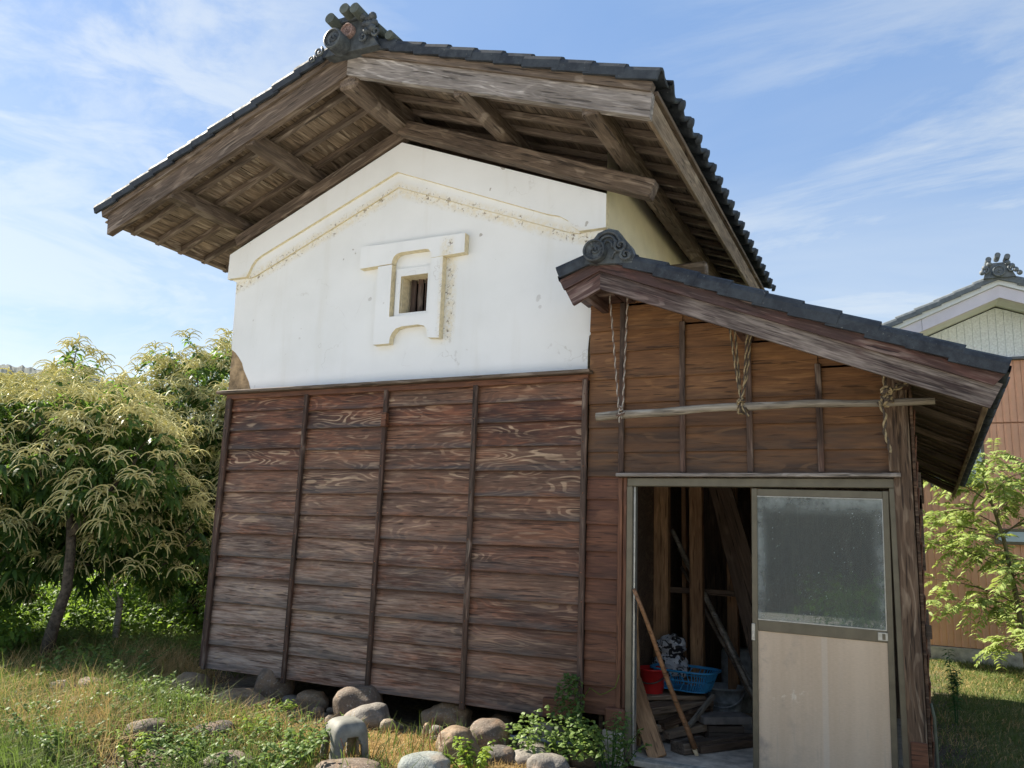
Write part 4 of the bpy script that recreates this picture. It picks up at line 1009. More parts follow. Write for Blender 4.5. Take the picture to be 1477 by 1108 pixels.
SD = [(-5.91, .05, .30, .19, 'tan', 'tan stone under the far left corner of the plank skirt'),
 (-5.24, -.02, .46, .12, 'tan', 'long flat tan stone second from the left along the skirt'),
 (-5.07, .20, .34, .30, 'brown', 'bulky brown stone carrying the second batten from the left'),
 (-4.61, .16, .275, .165, 'tan', 'rounded tan stone between the second and third battens'),
 (-4.82, .14, .17, .09, 'grey', 'small grey stone wedged left of the rounded tan stone'),
 (-4.04, .03, .40, .29, 'brown', 'large reddish brown stone under the middle batten'),
 (-3.81, -.16, .36, .19, 'grey', 'smooth grey oblong stone tilted against the large reddish brown stone'),
 (-3.27, .17, .40, .22, 'tan', 'blocky tan stone with a chipped left end under the fourth batten'),
 (-2.74, -.73, .29, .20, 'tan', 'sunlit tan angular stone at the right edge of the dry straw'),
 (-2.68, -.39, .30, .21, 'brown', 'dark brown rounded stone just behind the sunlit tan stone'),
 (-2.90, .38, .19, .15, 'brown', 'brown stone in shade right of the blocky tan stone'),
 (-2.78, .16, .14, .13, 'brown', 'knobbly reddish stone above the dark brown rounded stone'),
 (-2.40, .16, .34, .19, 'pale', 'pale broad stone under the right end of the plank skirt'),
 (-2.40, -.25, .27, .12, 'grey', 'flat grey green stone in front of the pale broad stone'),
 (-2.31, -.50, .29, .10, 'grey', 'low flat grey stone beneath the vine, nearer than the grey green one'),
 (-2.10, -.70, .26, .14, 'grey', 'rounded grey stone cut by the bottom edge right of centre'),
 (-2.74, -1.16, .32, .15, 'blue', 'bluish sunlit stone at the bottom edge beside the straw'),
 (-3.08, -1.47, .40, .14, 'brown', 'broad brown stone in front of the stool'),
 (-3.19, -.14, .14, .12, 'grey', 'small grey stone at the foot of the blocky tan stone'),
 (-3.31, -.08, .09, .12, 'tan', 'small upright tan pebble left of the small grey stone'),
 (-3.08, .26, .16, .075, 'tan', 'flat orange tan stone right of the blocky tan stone'),
 (-5.11, -.44, .19, .11, 'pale', 'pale small stone in the grass before the long flat tan stone'),
 (-4.92, -.17, .32, .09, 'tan', 'low tan slab half hidden by dry grass'),
 (-6.20, -1.14, .25, .14, 'grey', 'leftmost grey rock of the overgrown rock heap'),
 (-5.94, -1.08, .26, .18, 'dark', 'dark round rock at the centre of the overgrown rock heap'),
 (-5.72, -1.33, .17, .11, 'grey', 'small grey rock in front of the dark round rock'),
 (-5.57, -1.15, .20, .12, 'grey', 'grey rock at the right end of the overgrown rock heap'),
 (-6.05, -.85, .24, .14, 'grey', 'rear grey rock of the overgrown rock heap'),
 (-4.62, -1.60, .36, .17, 'brown', 'brown rock in the weeds at the lower left'),
 (-4.24, -1.42, .30, .18, 'dark', 'dark rock in long grass left of the stool'),
 (-5.11, -1.33, .17, .10, 'grey', 'half buried grey rock between the rock heap and the brown rock'),
 (-5.08, -.99, .22, .10, 'brown', 'brownish rock in the grass right of the rock heap'),
 (-2.06, -.18, .20, .13, 'brown', 'brown stone behind the leafy plant at the shed corner'),
 (-2.50, -.62, .25, .11, 'dark', 'dark flat stone in the shadow right of the sunlit tan stone'),
 (-4.22, .21, .13, .09, 'grey', 'little grey stone left of the large reddish brown stone'),
 (-3.78, -1.75, .34, .12, 'brown', 'brown flat rock at the bottom edge left of the stool')]
for i, (x, y, a, b, c, l) in enumerate(SD):
    if y > -.2 and x < -2.2: y -= .10
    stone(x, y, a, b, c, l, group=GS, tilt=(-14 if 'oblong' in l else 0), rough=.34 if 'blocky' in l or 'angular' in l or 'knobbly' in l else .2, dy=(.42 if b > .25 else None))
PEB = 'small pebbles scattered on the earth under the skirt'
for x, y, a, h in ((-3.17, -.02, .085, .058), (-3.15, .07, .08, .055), (-3.44, -.02, .087, .06), (-3.64, -.08, .1, .044), (-3.05, -.15, .072, .047), (-3.03, -.05, .068, .052), (-3.25, -.2, .06, .04), (-3.0, -.25, .05, .035), (-3.37, .08, .06, .04), (-3.9, -.3, .05, .03), (-2.95, -.12, .06, .045), (-2.88, -.05, .07, .05), (-4.4, .05, .08, .05), (-4.5, .0, .06, .04), (-3.1, .1, .06, .045), (-2.6, .05, .08, .05), (-2.5, .0, .07, .05), (-4.35, -.1, .06, .04), (-3.7, .0, .05, .035)):
    stone(x, y, a, h, random.choice(['tan', 'grey', 'brown', 'pale']), 'small pebble on the bare earth under the plank skirt', group=PEB)
for _ in range(34):
    x = R(-4.7, -2.2); y = R(-.34, .12)
    if abs(x+3.81) < .25 or abs(x+3.27) < .2: y = R(-.42, -.28)
    a_ = R(.05, .13); stone(x, y, a_, a_*R(.5, .8), random.choice(['tan', 'grey', 'brown', 'pale', 'dark']), 'small pebble on the bare earth under the plank skirt', group=PEB)
vs, fs = tube_geo([(-2.95+.05*i, -.22+.01*i, .035+.004*math.sin(i)) for i in range(16)], [.028 if i % 2 else .024 for i in range(16)], 12)
pts = []; 
for i in range(80): pts.append((-2.95+.0105*i, -.20+.002*i, .035))
vs, fs = tube_geo(pts, [.027 if i % 2 else .022 for i in range(80)], 12)
tag(obj('corrugated_pipe', vs, fs, simple('grey_blue_plastic', (.20, .22, .27), .5), None, smooth=True, origin=(-2.5, -.1, 0)), 'grey corrugated drain pipe lying among the stones', 'pipe')

# ------------------------------------------------------------ weathered stool with arched openings
def stool():
    t = thing('step_stool', (-3.35, -1.15, 0), 'weathered grey moulded stool with arched openings in its legs, sunk in the straw', 'stool')
    rot = Matrix.Translation((-3.35, -1.15, gh(-3.35, -1.15)-.03)) @ Matrix.Rotation(rad(-30), 4, 'Z')
    H, b0, b1 = .315, .145, .112
    def wall(zf, u):                        # rounded square ring point
        half = b0+(b1-b0)*(zf/H)
        if zf > H-.075: q = (zf-(H-.075))/.075; half -= .065*(1-math.sqrt(max(0, 1-q*q)))
        e = .42; ca, sa = math.cos(u), math.sin(u)
        return V((half*math.copysign(abs(ca)**e, ca), half*math.copysign(abs(sa)**e, sa), zf))
    NU = 96; zs = [H*i/26 for i in range(27)]; vs, fs = [], []
    for z in zs:
        for k in range(NU): vs.append(wall(min(z, H-.0005), 2*math.pi*k/NU+.0001))
    def hole(z, k):
        u = (2*math.pi*(k+.5)/NU) % (math.pi/2); d = min(u, math.pi/2-u)
        # openings centred on each side
        p = wall(z, 2*math.pi*(k+.5)/NU); side = abs(p.x) < abs(p.y); tpos = p.x if side else p.y
        hz_ = .225; w_ = .068
        if z < .02: return abs(tpos) < .06
        r2 = (tpos/w_)**2+(max(0, z-.12)/(hz_-.12))**2
        return r2 < 1
    for i in range(len(zs)-1):
        for k in range(NU):
            if hole((zs[i]+zs[i+1])/2, k): continue
            a = i*NU+k; b = i*NU+(k+1) % NU; fs.append((a, b, b+NU, a+NU))
    top0 = (len(zs)-1)*NU
    fs.append(tuple(top0+k for k in range(NU)))
    me = meshdata('step_stool', [tuple(v) for v in vs], fs, simple('weathered_grey_stool', (.20, .20, .175), .7, .3, 10., b=.3), smooth=True)
    o = bpy.data.objects.new('shell', me); link(o, t, rot)
    md = o.modifiers.new('thickness', 'SOLIDIFY'); md.thickness = .022; md.offset = -1
stool()

# ------------------------------------------------------------ foliage helpers (numpy)
def unit(a): return a/np.maximum(np.linalg.norm(a, axis=1, keepdims=True), 1e-9)
def leaves_geo(P, D, L, Wd, droop=.35, fold=.15, N=None):
    """long leaves: base points P, directions D, lengths L, widths Wd; six vertices, two quads + two tris"""
    n = len(P); D = unit(D)
    up = np.tile([0, 0, 1.], (n, 1)) if N is None else N
    up = up+rng.normal(0, .35, (n, 3)); S = unit(np.cross(D, up)); U = unit(np.cross(S, D))
    L = L[:, None]; Wd = Wd[:, None]; dn = np.tile([0, 0, -1.], (n, 1))
    m1 = P+D*L*.35+dn*L*droop*.08; m2 = P+D*L*.7+dn*L*droop*.35; tip = P+D*L+dn*L*droop*.8
    v = np.stack([P, m1-S*Wd*.5+U*Wd*fold, m1+S*Wd*.5+U*Wd*fold, m2-S*Wd*.38+U*Wd*fold, m2+S*Wd*.38+U*Wd*fold, tip], 1).reshape(-1, 3)
    b = (np.arange(n)*6)[:, None]
    tri = np.concatenate([b+np.array([[0, 2, 1]]), b+np.array([[3, 4, 5]])]); quad = b+np.array([[1, 2, 4, 3]])
    return v, tri.tolist()+quad.tolist()
def merge_np(items):
    vs, fs, ix, ti = [], [], [], []; o = 0
    for v, f, mi, t in items:
        vs.append(v); fs += [tuple(i+o for i in q) for q in f]; ix += [mi]*len(f); ti.append(t); o += len(v)
    return np.concatenate(vs), fs, ix, np.concatenate(ti)
def strands_geo(P0, D0, L, r, segs=5, sides=3, droop=1.0):
    """drooping catkins: start upward/outward then hang"""
    n = len(P0); D = unit(D0); p = P0.copy(); rings = []; d = D.copy()
    for s in range(segs+1):
        f = s/segs; side = unit(np.cross(d, np.array([[.3, .2, 1.]])+rng.normal(0, .01, (n, 3)))); u2 = unit(np.cross(side, d))
        rr = (r*(1-.55*f))[:, None]
        for k in range(sides):
            a = 2*math.pi*k/sides; rings.append(p+side*math.cos(a)*rr+u2*math.sin(a)*rr)
        p = p+d*(L/segs)[:, None]; d = unit(d+np.array([[0, 0, -droop*.62]]))
    v = np.stack(rings, 1).reshape(-1, 3); m = (segs+1)*sides; b = (np.arange(n)*m)[:, None]; fs = []
    for s in range(segs):
        for k in range(sides):
            q = np.array([[s*sides+k, s*sides+(k+1) % sides, (s+1)*sides+(k+1) % sides, (s+1)*sides+k]]); fs += (b+q).tolist()
    return v, fs
def blob_points(n, c, r, shell=.55, lump=.25, seed=0):
    """points through an uneven crown, denser near its surface"""
    q = unit(rng.normal(size=(n, 3))); rr = shell+(1-shell)*rng.random(n)**.6
    k = np.array([1+lump*2*mn.noise(V(tuple(a*1.6))+V((seed, seed*.7, 0)))+lump*mn.noise(V(tuple(a*3.7))+V((seed, 0, 0))) for a in q])
    return np.array(c)+q*rr[:, None]*k[:, None]*np.array(r), q

def chestnut(loc, crowns, trunk, label, nclus, limbs, catk=.6, seed=1, catkin_len=.21):
    t = thing('chestnut_tree', loc, label, 'tree', None)
    parts = []
    for pts, rr in [trunk]+limbs: parts.append(tube_geo(pts, rr, 8))
    vs, fs, _ = merge(parts); obj('trunk', vs, fs, M_bark, t, smooth=True)
    LP, LD, LL, LW, LT = [], [], [], [], []; KP, KD, KL, KR, KT = [], [], [], [], []; TW = []
    for ci, (c, r) in enumerate(crowns):
        n = int(nclus*r[0]*r[1]*r[2]/1.6)
        P, q = blob_points(n, c, r, .45, .22, seed+ci*3)
        P = P[P[:, 2] > .35]; q = (P-np.array(c))/np.array(r); qn = unit(q); dist = np.linalg.norm(q, axis=1)
        for i in range(len(P)):
            m = rng.integers(9, 14); out = qn[i]*.6+np.array([0, 0, .15])
            az = rng.random(m)*2*np.pi; D = np.stack([np.cos(az), np.sin(az), rng.normal(-.1, .3, m)], 1)+out*.7
            base = P[i]-out*rng.uniform(.02, .22, (m, 1))
            LP.append(base); LD.append(D); LL.append(rng.uniform(.12, .2, m)); LW.append(rng.uniform(.038, .058, m)); LT.append(np.clip(rng.normal(.45+.25*(qn[i, 2]), .2, m), 0, 1))
            TW.append((P[i]-out*.3, P[i]))
            expo = .3+1.3*max(0, qn[i, 2]+.2)+.35*max(0, -qn[i, 1])+.3*max(0, -qn[i, 0])
            if dist[i] > .6 and rng.random() < catk*expo*1.3:
                k = rng.integers(9, 17); az = rng.random(k)*2*np.pi; D = np.stack([np.cos(az)*.8, np.sin(az)*.8, rng.uniform(.1, .8, k)], 1)+out*.8
                KP.append(P[i]+out*.03+rng.normal(0, .035, (k, 3))); KD.append(D); KL.append(rng.uniform(.7, 1.25, k)*catkin_len*1.15); KR.append(rng.uniform(.0075, .0115, k)); KT.append(np.clip(rng.normal(.5+.2*qn[i, 2], .2, k), 0, 1))
    LP, LD, LL, LW, LT = map(np.concatenate, (LP, LD, LL, LW, LT))
    v, f = leaves_geo(LP, LD, LL, LW, .9); it = [(v, f, 0, np.repeat(LT, 6))]
    v, f, ix, ti = merge_np(it); o = obj('crown', v.tolist(), f, M_leafc, t, ix, tint=ti)
    if KP:
        KP, KD, KL, KR, KT = map(np.concatenate, (KP, KD, KL, KR, KT))
        v, f = strands_geo(KP, KD, KL, KR, 5, 3, .75)
        obj('catkins', v.tolist(), f, M_catkin, t, None, tint=np.repeat(KT, 18))
    sel = rng.permutation(len(TW))[:240]
    parts = [tube_geo([V(TW[i][0])-V((0, 0, .1)), V(TW[i][1])], [.012, .005], 4, False) for i in sel]; vs, fs, _ = merge(parts); tag(obj('twigs', vs, fs, M_bark, t), kind='stuff')
    return t
chestnut((-8.14, .06, 0), [((-8.8, .3, 2.15), (1.45, 1.3, 1.05)), ((-9.9, .9, 2.35), (1.5, 1.4, 1.1)), ((-7.7, .35, 1.9), (.8, .8, .85)), ((-8.6, 1.0, 1.35), (1.6, .9, .75)), ((-9.9, .3, 1.2), (1.1, 1.0, .8)), ((-9.0, -.2, 1.1), (.7, .6, .5))],
    ([(-8.16, .05, -.05), (-8.1, .07, .35), (-7.98, .08, .75), (-8.05, .12, 1.15), (-8.25, .2, 1.6)], [.075, .062, .055, .05, .045]),
    'chestnut tree at the left edge with slim curved trunk and drooping cream catkins', 330,
    [([(-8.05, .12, 1.15), (-8.4, .3, 1.7), (-8.9, .4, 2.3)], [.045, .035, .02]), ([(-8.1, .12, 1.3), (-7.8, .3, 1.8), (-7.5, .4, 2.2)], [.04, .03, .015]), ([(-8.2, .2, 1.5), (-8.5, .0, 2.2), (-8.7, -.1, 2.9)], [.04, .03, .015])], .62, 2)
chestnut((-9.3, 3.3, 0), [((-9.9, 3.6, 3.0), (1.45, 1.4, 1.5)), ((-8.2, 3.8, 2.8), (1.35, 1.3, 1.35)), ((-8.9, 3.4, 1.7), (1.8, 1.2, 1.1)), ((-7.2, 4.4, 2.8), (1.3, 1.2, 1.35)), ((-10.9, 3.6, 1.9), (1.2, 1.0, 1.1)), ((-7.6, 4.0, 1.3), (1.1, 1.0, .9)), ((-9.6, 2.9, .95), (1.1, .7, .6)), ((-8.3, 3.0, .95), (.8, .7, .6))],
    ([(-9.5, 3.2, -.05), (-9.35, 3.25, .5), (-9.1, 3.35, 1.0), (-8.9, 3.45, 1.5)], [.17, .14, .12, .10]),
    'larger chestnut tree with dark forking limbs and pale catkins, right beside the storehouse corner', 330,
    [([(-8.9, 3.45, 1.4), (-9.2, 3.4, 1.9), (-9.7, 3.4, 2.5)], [.08, .06, .03]), ([(-8.95, 3.4, 1.5), (-8.7, 3.5, 2.0), (-8.5, 3.6, 2.7)], [.08, .055, .03]), ([(-9.1, 3.3, 1.0), (-8.4, 3.5, 1.45), (-7.5, 3.9, 2.1)], [.08, .06, .035]), ([(-9.1, 3.35, 1.2), (-9.7, 3.2, 1.8), (-10.2, 3.3, 2.2)], [.07, .05, .025])], .75, 9)
# more trees behind, farther off
chestnut((-14.2, 5.2, 0), [((-14.2, 5.2, 2.3), (2.0, 1.8, 1.5))], ([(-14.2, 5.2, 0), (-14.1, 5.2, 1.2)], [.14, .1]), 'far chestnut tree whose top shows above the left edge tree', 150, [], .7, 5)

def bush(name, loc, r, n, mat, label, L=(.05, .1), group=None, droop=.4, cat='shrub', wr=.5, stems=8):
    t = thing(name, loc, label, cat, group); c = (loc[0], loc[1], loc[2]+r[2]*.85)
    P, q = blob_points(n, c, r, .25, .3, loc[0]*3.1); P = P[P[:, 2] > loc[2]+.03]; m = len(P); q = unit(P-np.array(c))
    D = q+rng.normal(0, .7, (m, 3)); ll = rng.uniform(L[0], L[1], m)
    v, f = leaves_geo(P, D, ll, ll*wr, droop); obj('foliage', v.tolist(), f, mat, t, tint=np.repeat(np.clip(rng.normal(.5, .25, m), 0, 1), 6))
    parts = [tube_geo([(loc[0]+R(-.1, .1)*r[0], loc[1]+R(-.1, .1)*r[1], loc[2]-.02), (c[0]+R(-.6, .6)*r[0], c[1]+R(-.6, .6)*r[1], c[2]+R(-.2, .5)*r[2])], [.012*max(.25, r[2]), .004*max(.3, r[2])], 4, False) for _ in range(stems)]
    vs, fs, _ = merge(parts); obj('stems', vs, fs, M_bark, t); return t
for i, (x, y, rx_, rz_, lb) in enumerate([(-7.9, 2.6, .9, .55, 'sunlit green shrub behind the storehouse corner'), (-9.2, 5.2, 1.4, .7, 'bright bush seen under the larger chestnut crown'), (-10.9, 2.4, 1.2, .55, 'yellow green bush between the two chestnut trunks'),
        (-12.2, 3.6, 1.5, .65, 'bright undergrowth bush left of the wooden stake'), (-12.4, 1.3, 1.3, .6, 'sunlit bush beyond the slim curved trunk'), (-7.6, 5.4, 1.3, .8, 'bush against the rear left corner of the storehouse'), (-14.8, 3.2, 1.6, .8, 'distant bush at the far left under the chestnut'), (-10.4, 7.8, 1.8, .9, 'rear bush closing the gap below the chestnut limbs'), (-13.5, 8.5, 2.2, .9, 'farthest low bush beyond the chestnut trees'), (-9.9, .4, .8, .4, 'low leafy bush at the foot of the left edge tree'), (-8.8, -.2, .6, .3, 'small green shrub left of the slim curved trunk')]):
    bush('shrub', (x, y, 0), (rx_, rx_*.8, rz_), int(1700*rx_*rx_*.8+500), M_leafb, lb, (.05, .10), 'shrubs behind the chestnut trees')
# far hedge line and trees beyond the field
for i, (x, y, r_, h, lb) in enumerate([(-38, 30, 5, 3.5, 'distant dark tree beyond the field, nearest the storehouse corner'), (-58, 36, 7, 5, 'distant broad tree beyond the field in the middle of the row'), (-76, 36, 8, 6, 'farthest left of the distant trees beyond the field')]):
    t = thing('distant_tree', (x, y, 0), lb, 'tree', 'distant trees beyond the field')
    P, q = blob_points(1500, (x, y, h*.55), (r_, r_, h*.55), .5, .3, i); m = len(P); ll = rng.uniform(.4, .8, m)
    v, f = leaves_geo(P, q+rng.normal(0, .6, (m, 3)), ll, ll*.6, .3); obj('crown', v.tolist(), f, M_leafc, t, tint=np.repeat(rng.random(m), 6))
    vs, fs = tube_geo([(x, y, 0), (x, y, h*.6)], [.25, .12], 6); obj('trunk', vs, fs, M_bark, t)

# stake with guy ropes
stk = thing('wooden_stake', (-8.42, 1.11, 0), 'short wooden stake under the chestnut trees with ropes tied to its top', 'stake')
tube('post', [(-8.42, 1.11, -.05), (-8.42, 1.11, .3), (-8.41, 1.10, .58)], [.04, .038, .036], M_pole, stk, 10)
mg = simple('pale_guy_rope', (.5, .48, .42), .8, .2, 60.)
for i, (a, b, lb) in enumerate((((-8.42, 1.07, .50), (-8.62, .35, 1.55), 'lower pale guy rope running from the stake up into the chestnut'), ((-8.42, 1.09, .56), (-8.35, .45, 1.75), 'upper pale guy rope running from the stake up into the chestnut'))):
    q = [V(a).lerp(V(b), k/40) for k in range(41)]; vs, fs = tube_geo(q, [.0065 if k % 2 else .004 for k in range(41)], 5)
    tag(obj('guy_rope', vs, fs, mg, None, origin=a), lb, 'rope')
tube('binding', [(-8.42+.042*math.cos(k*.7), 1.11+.042*math.sin(k*.7), .44+.004*k) for k in range(28)], .006, mr2[1], stk, 4)

# ------------------------------------------------------------ grass, straw and weeds
def blades(name, n, region, h, wd, mat, tintf=None, lean=.4, segs=2, kind='stuff', dens=None, cl=0):
    P = []
    while len(P) < n:
        x, y = R(region[0], region[1]), R(region[2], region[3])
        if dens is None or random.random() < dens(x, y): P.append((x, y, gh(x, y)))
    P = np.array(P); H = rng.uniform(h[0], h[1], n); az = rng.random(n)*2*np.pi; ln = rng.uniform(.05, lean*2, n)
    D = np.stack([np.cos(az)*ln, np.sin(az)*ln, np.ones(n)], 1); D = unit(D); S = np.stack([-np.sin(az+1), np.cos(az+1), np.zeros(n)], 1)*wd*.5
    out = np.stack([np.cos(az), np.sin(az), np.zeros(n)], 1)
    p1 = P+D*H[:, None]*.5; p2 = P+D*H[:, None]*.9+out*(H*ln*.55)[:, None]-np.array([[0, 0, 1]])*(H*ln*.35)[:, None]
    v = np.stack([P-S, P+S, p1-S*.8, p1+S*.8, p2], 1).reshape(-1, 3); b = (np.arange(n)*5)[:, None]
    f = (b+np.array([[0, 1, 3, 2]])).tolist()+(b+np.array([[2, 3, 4]])).tolist()
    return tag(obj(name, v.tolist(), f, mat, None, tint=np.repeat(np.clip(rng.normal(.5, .25, n), 0, 1), 5)), kind=kind)
def inshed(x, y): return -5.95 < x < .15 and y > -.05
def d_left(x, y):
    if inshed(x, y): return 0
    if x > -3.3 and y < -.2: return .12
    if -6.15 < x < -2 and y > -.62-.25*mn.noise(V((x*3, 0, 0))): return .0
    k = .22+1.5*mn.noise(V((x*1.5, y*1.5, 7)))
    if x < -5.6: k += .25
    if -5.6 < x < -3.4 and y > -.9: k *= .5
    return k
def dstraw(x, y):
    if inshed(x, y): return 0
    r = ((x+3.1)/1.2)**2+((y+1.05)/.8)**2; return max(0, 1.2-r+.5*mn.noise(V((x*2, y*2, 1))))
blades('grass', 70000, (-12, -2.6, -3.0, 3.2), (.07, .30), .007, M_grass, dens=d_left, lean=.5)
blades('dry_grass', 9000, (-7.5, -3.6, -1.6, .6), (.08, .30), .005, M_straw, dens=lambda x, y: 0 if inshed(x, y) or (x > -6.1 and y > -.6) else .25+.6*mn.noise(V((x*1.7, y*1.7, 2))), lean=.6)
blades('tall_grass', 4500, (-9, -3.9, -2.6, 1.2), (.25, .5), .006, M_grass, dens=lambda x, y: 0 if inshed(x, y) or (x > -6.2 and y > -.95) else .1+.9*mn.noise(V((x*1.1, y*1.1, 12))), lean=.55)
blades('tall_dry_grass', 4200, (-8, -4.2, -2.2, .6), (.25, .45), .005, M_straw, dens=lambda x, y: 0 if inshed(x, y) or (x > -6.2 and y > -.95) else .1+.9*mn.noise(V((x*1.4, y*1.4, 19))), lean=.6)
blades('straw', 30000, (-4.6, -1.9, -2.0, -.12), (.03, .11), .005, M_straw, dens=dstraw, lean=1.6)
blades('lawn', 60000, (.16, 5, .5, 7.0), (.03, .10), .006, M_grass, dens=lambda x, y: .6+.5*mn.noise(V((x*1.2, y*1.2, 4))), lean=.7)
blades('dry_lawn', 14000, (.16, 5, .5, 7.0), (.03, .09), .006, M_straw, dens=lambda x, y: .3+.6*mn.noise(V((x*1.5, y*1.5, 9))), lean=.9)
blades('meadow', 30000, (-30, -9, 2.5, 20), (.15, .45), .03, M_grass, lean=.5)

def weed(loc, h, n, label, mat, spread=.15, L=(.03, .05), group='leafy weeds in front of the storehouse', name='leafy_weed', pairs=8, wr=.62, cat='weed'):
    """upright stems with opposite leaflets"""
    t = thing(name, loc, label, cat, group); LP, LD, LL = [], [], []; parts = []
    for s in range(n):
        a = R(0, 6.28); q = R(.2, 1)*spread; top = V((loc[0]+q*math.cos(a)*2.0, loc[1]+q*math.sin(a)*2.0, loc[2]+h*R(.6, 1.05))); b = V((loc[0]+q*.5*math.cos(a), loc[1]+q*.5*math.sin(a), loc[2]-.01)); mid = b.lerp(top, .55)+V((0, 0, h*.12))
        parts.append(tube_geo([b, mid, top], [.0035, .0028, .0015], 4, False))
        for k in range(pairs):
            f = .25+.75*k/(pairs-1); p = (b.lerp(mid, f/.55) if f < .55 else mid.lerp(top, (f-.55)/.45)); d0 = R(0, 6.28)
            for sg in (0, math.pi):
                LP.append(p); LD.append((math.cos(d0+sg), math.sin(d0+sg), R(-.1, .5))); LL.append(R(*L)*(1.15-.3*f))
    m = len(LP); P = np.array([tuple(p) for p in LP]); ll = np.array(LL)
    v, f = leaves_geo(P, np.array(LD), ll, ll*wr, .5, .1)
    obj('foliage', v.tolist(), f, mat, t, tint=np.repeat(np.clip(rng.normal(.55, .25, m), 0, 1), 6)); vs, fs, _ = merge(parts); obj('stems', vs, fs, M_vine, t); return t
WD = [(-3.62, -1.35, .28, 14, M_leafw, .20, 'sunlit leafy weed just left of the stool'), (-3.85, -1.15, .24, 12, M_leafw, .2, 'pale green weed clump behind the one beside the stool'), (-4.15, -1.25, .22, 9, M_leafy, .13, 'yellow green weed between the stool and the dark rock'),
      (-3.45, -1.75, .22, 14, M_leafw, .2, 'leafy weed at the bottom edge below the stool'), (-3.95, -1.75, .22, 12, M_leafw, .2, 'leafy weed at the bottom edge left of the stool'), (-4.55, -.55, .18, 6, M_leafy, .12, 'small bright weed before the rounded tan stone'),
      (-4.35, -.8, .14, 8, M_leafw, .16, 'low round leaved weed on the edge of the straw'), (-4.33, -1.97, .22, 6, M_leafy, .07, 'yellow sunlit seedling at the lower left bottom edge'), (-4.8, -2.12, .24, 15, M_leafw, .2, 'bright broad leafy plant in the lower left corner'),
      (-5.1, -2.0, .26, 12, M_leafw, .18, 'second leafy plant in the lower left corner, farther left'), (-5.3, -1.1, .30, 10, M_leafw, .2, 'leafy weed over the rocks in the left grass'), (-5.9, -.7, .30, 12, M_leafw, .22, 'green weed behind the overgrown rock heap'), (-6.6, -.3, .35, 12, M_leafw, .25, 'taller weed patch near the left grass edge'),
      (-2.50, -.92, .22, 10, M_leafy, .12, 'bright leafy weed beside the sunlit tan stone at the bottom'), (-4.75, -1.15, .22, 10, M_leafw, .15, 'mid green weed right of the rock heap'), (-7.2, .3, .35, 14, M_leafw, .25, 'weed clump left of the storehouse corner'),
      (-6.4, .9, .35, 12, M_leafb, .25, 'weed clump against the left flank of the storehouse'), (-5.5, -1.75, .22, 10, M_leafw, .2, 'low weed between the rock heap and the corner plants')]
for x, y, h, n, mt, sp, lb in WD: weed((x, y, gh(x, y)), h, n, lb, mt, sp, L=(.035, .06))
weed((-1.80, -.36, -.02), .36, 20, 'fresh green leafy plant growing at the foot of the shed corner by the door', M_leafw, .14, L=(.035, .055))
# vine climbing at the end of the skirt
vn = thing('climbing_vine', (-2.2, -.15, 0), 'dark green vine climbing the right end of the plank skirt, paler at its foot', 'vine')
LP, LD, LL, LT = [], [], [], []
for i in range(420):
    t = random.random(); z = .02+.50*t; w_ = .10*(1-t)+.04
    LP.append((-2.16+R(-w_, w_)*1.3+.03*math.sin(t*6), -.13+R(-.05, .06)-.12*(1-t), z)); LD.append((R(-1, 1), R(-1, .2), R(-.4, .5))); LL.append(R(.025, .05)); LT.append(R(0, .5))
for i in range(420):
    a = R(0, 6.28); q = random.random()**.6*.30
    LP.append((-2.25+q*math.cos(a)*1.3, -.38+q*math.sin(a)*.6, .05+R(0, .25)*(1.2-q*2.5))); LD.append((R(-1, 1), R(-1, 1), R(-.2, .6))); LL.append(R(.03, .055)); LT.append(R(.6, 1))
ll = np.array(LL); v, f = leaves_geo(np.array(LP), np.array(LD), ll, ll*.7, .4)
obj('foliage', v.tolist(), f, M_leafw, vn, tint=np.repeat(np.array(LT), 6))
tube('stem', [(-2.2, -.3, 0), (-2.18, -.15, .12), (-2.14, -.08, .3), (-2.16, -.07, .5)], .006, M_bark, vn, 5)
tube('tendril', [(-2.12, -.08, .34), (-2.05, -.09, .44), (-1.98, -.07, .40), (-1.93, -.08, .42), (-1.87, -.07, .46), (-1.84, -.07, .55)], .003, M_leafy, vn, 4)
def groundcover(name, n, reg, hmax, L, mat, dens):
    P = []
    while len(P) < n:
        x, y = R(reg[0], reg[1]), R(reg[2], reg[3])
        if random.random() < dens(x, y):
            for k in range(7): P.append((x+R(-.06, .06), y+R(-.06, .06), gh(x, y)+R(.02, 1)*hmax*(.5+.6*mn.noise(V((x*1.1, y*1.1, 8))))))
    P = np.array(P); m = len(P); D = np.stack([rng.normal(0, 1, m), rng.normal(0, 1, m), rng.normal(.25, .35, m)], 1); ll = rng.uniform(L[0], L[1], m)
    v, f = leaves_geo(P, D, ll, ll*.5, .5); tag(obj(name, v.tolist(), f, mat, None, tint=np.repeat(np.clip(rng.normal(.5, .25, m), 0, 1), 6)), kind='stuff')
groundcover('undergrowth', 26000, (-15, -6.3, .9, 6), .55, (.05, .10), M_leafb, lambda x, y: .55+.6*mn.noise(V((x*.8, y*.8, 5))))
groundcover('undergrowth', 5200, (-12, -6.5, -1.2, 1.4), .42, (.04, .08), M_leafw, lambda x, y: max(0, .15+1.3*mn.noise(V((x*.9, y*.9, 25)))))
groundcover('low_weeds', 6500, (-7.5, -3.7, -2.7, -.75), .20, (.02, .05), M_leafw, lambda x, y: max(0, .15+1.1*mn.noise(V((x*1.6, y*1.6, 15)))))
groundcover('low_weeds', 2000, (-6.4, -4.6, -1.7, -.8), .28, (.02, .045), M_leafw, lambda x, y: .6)
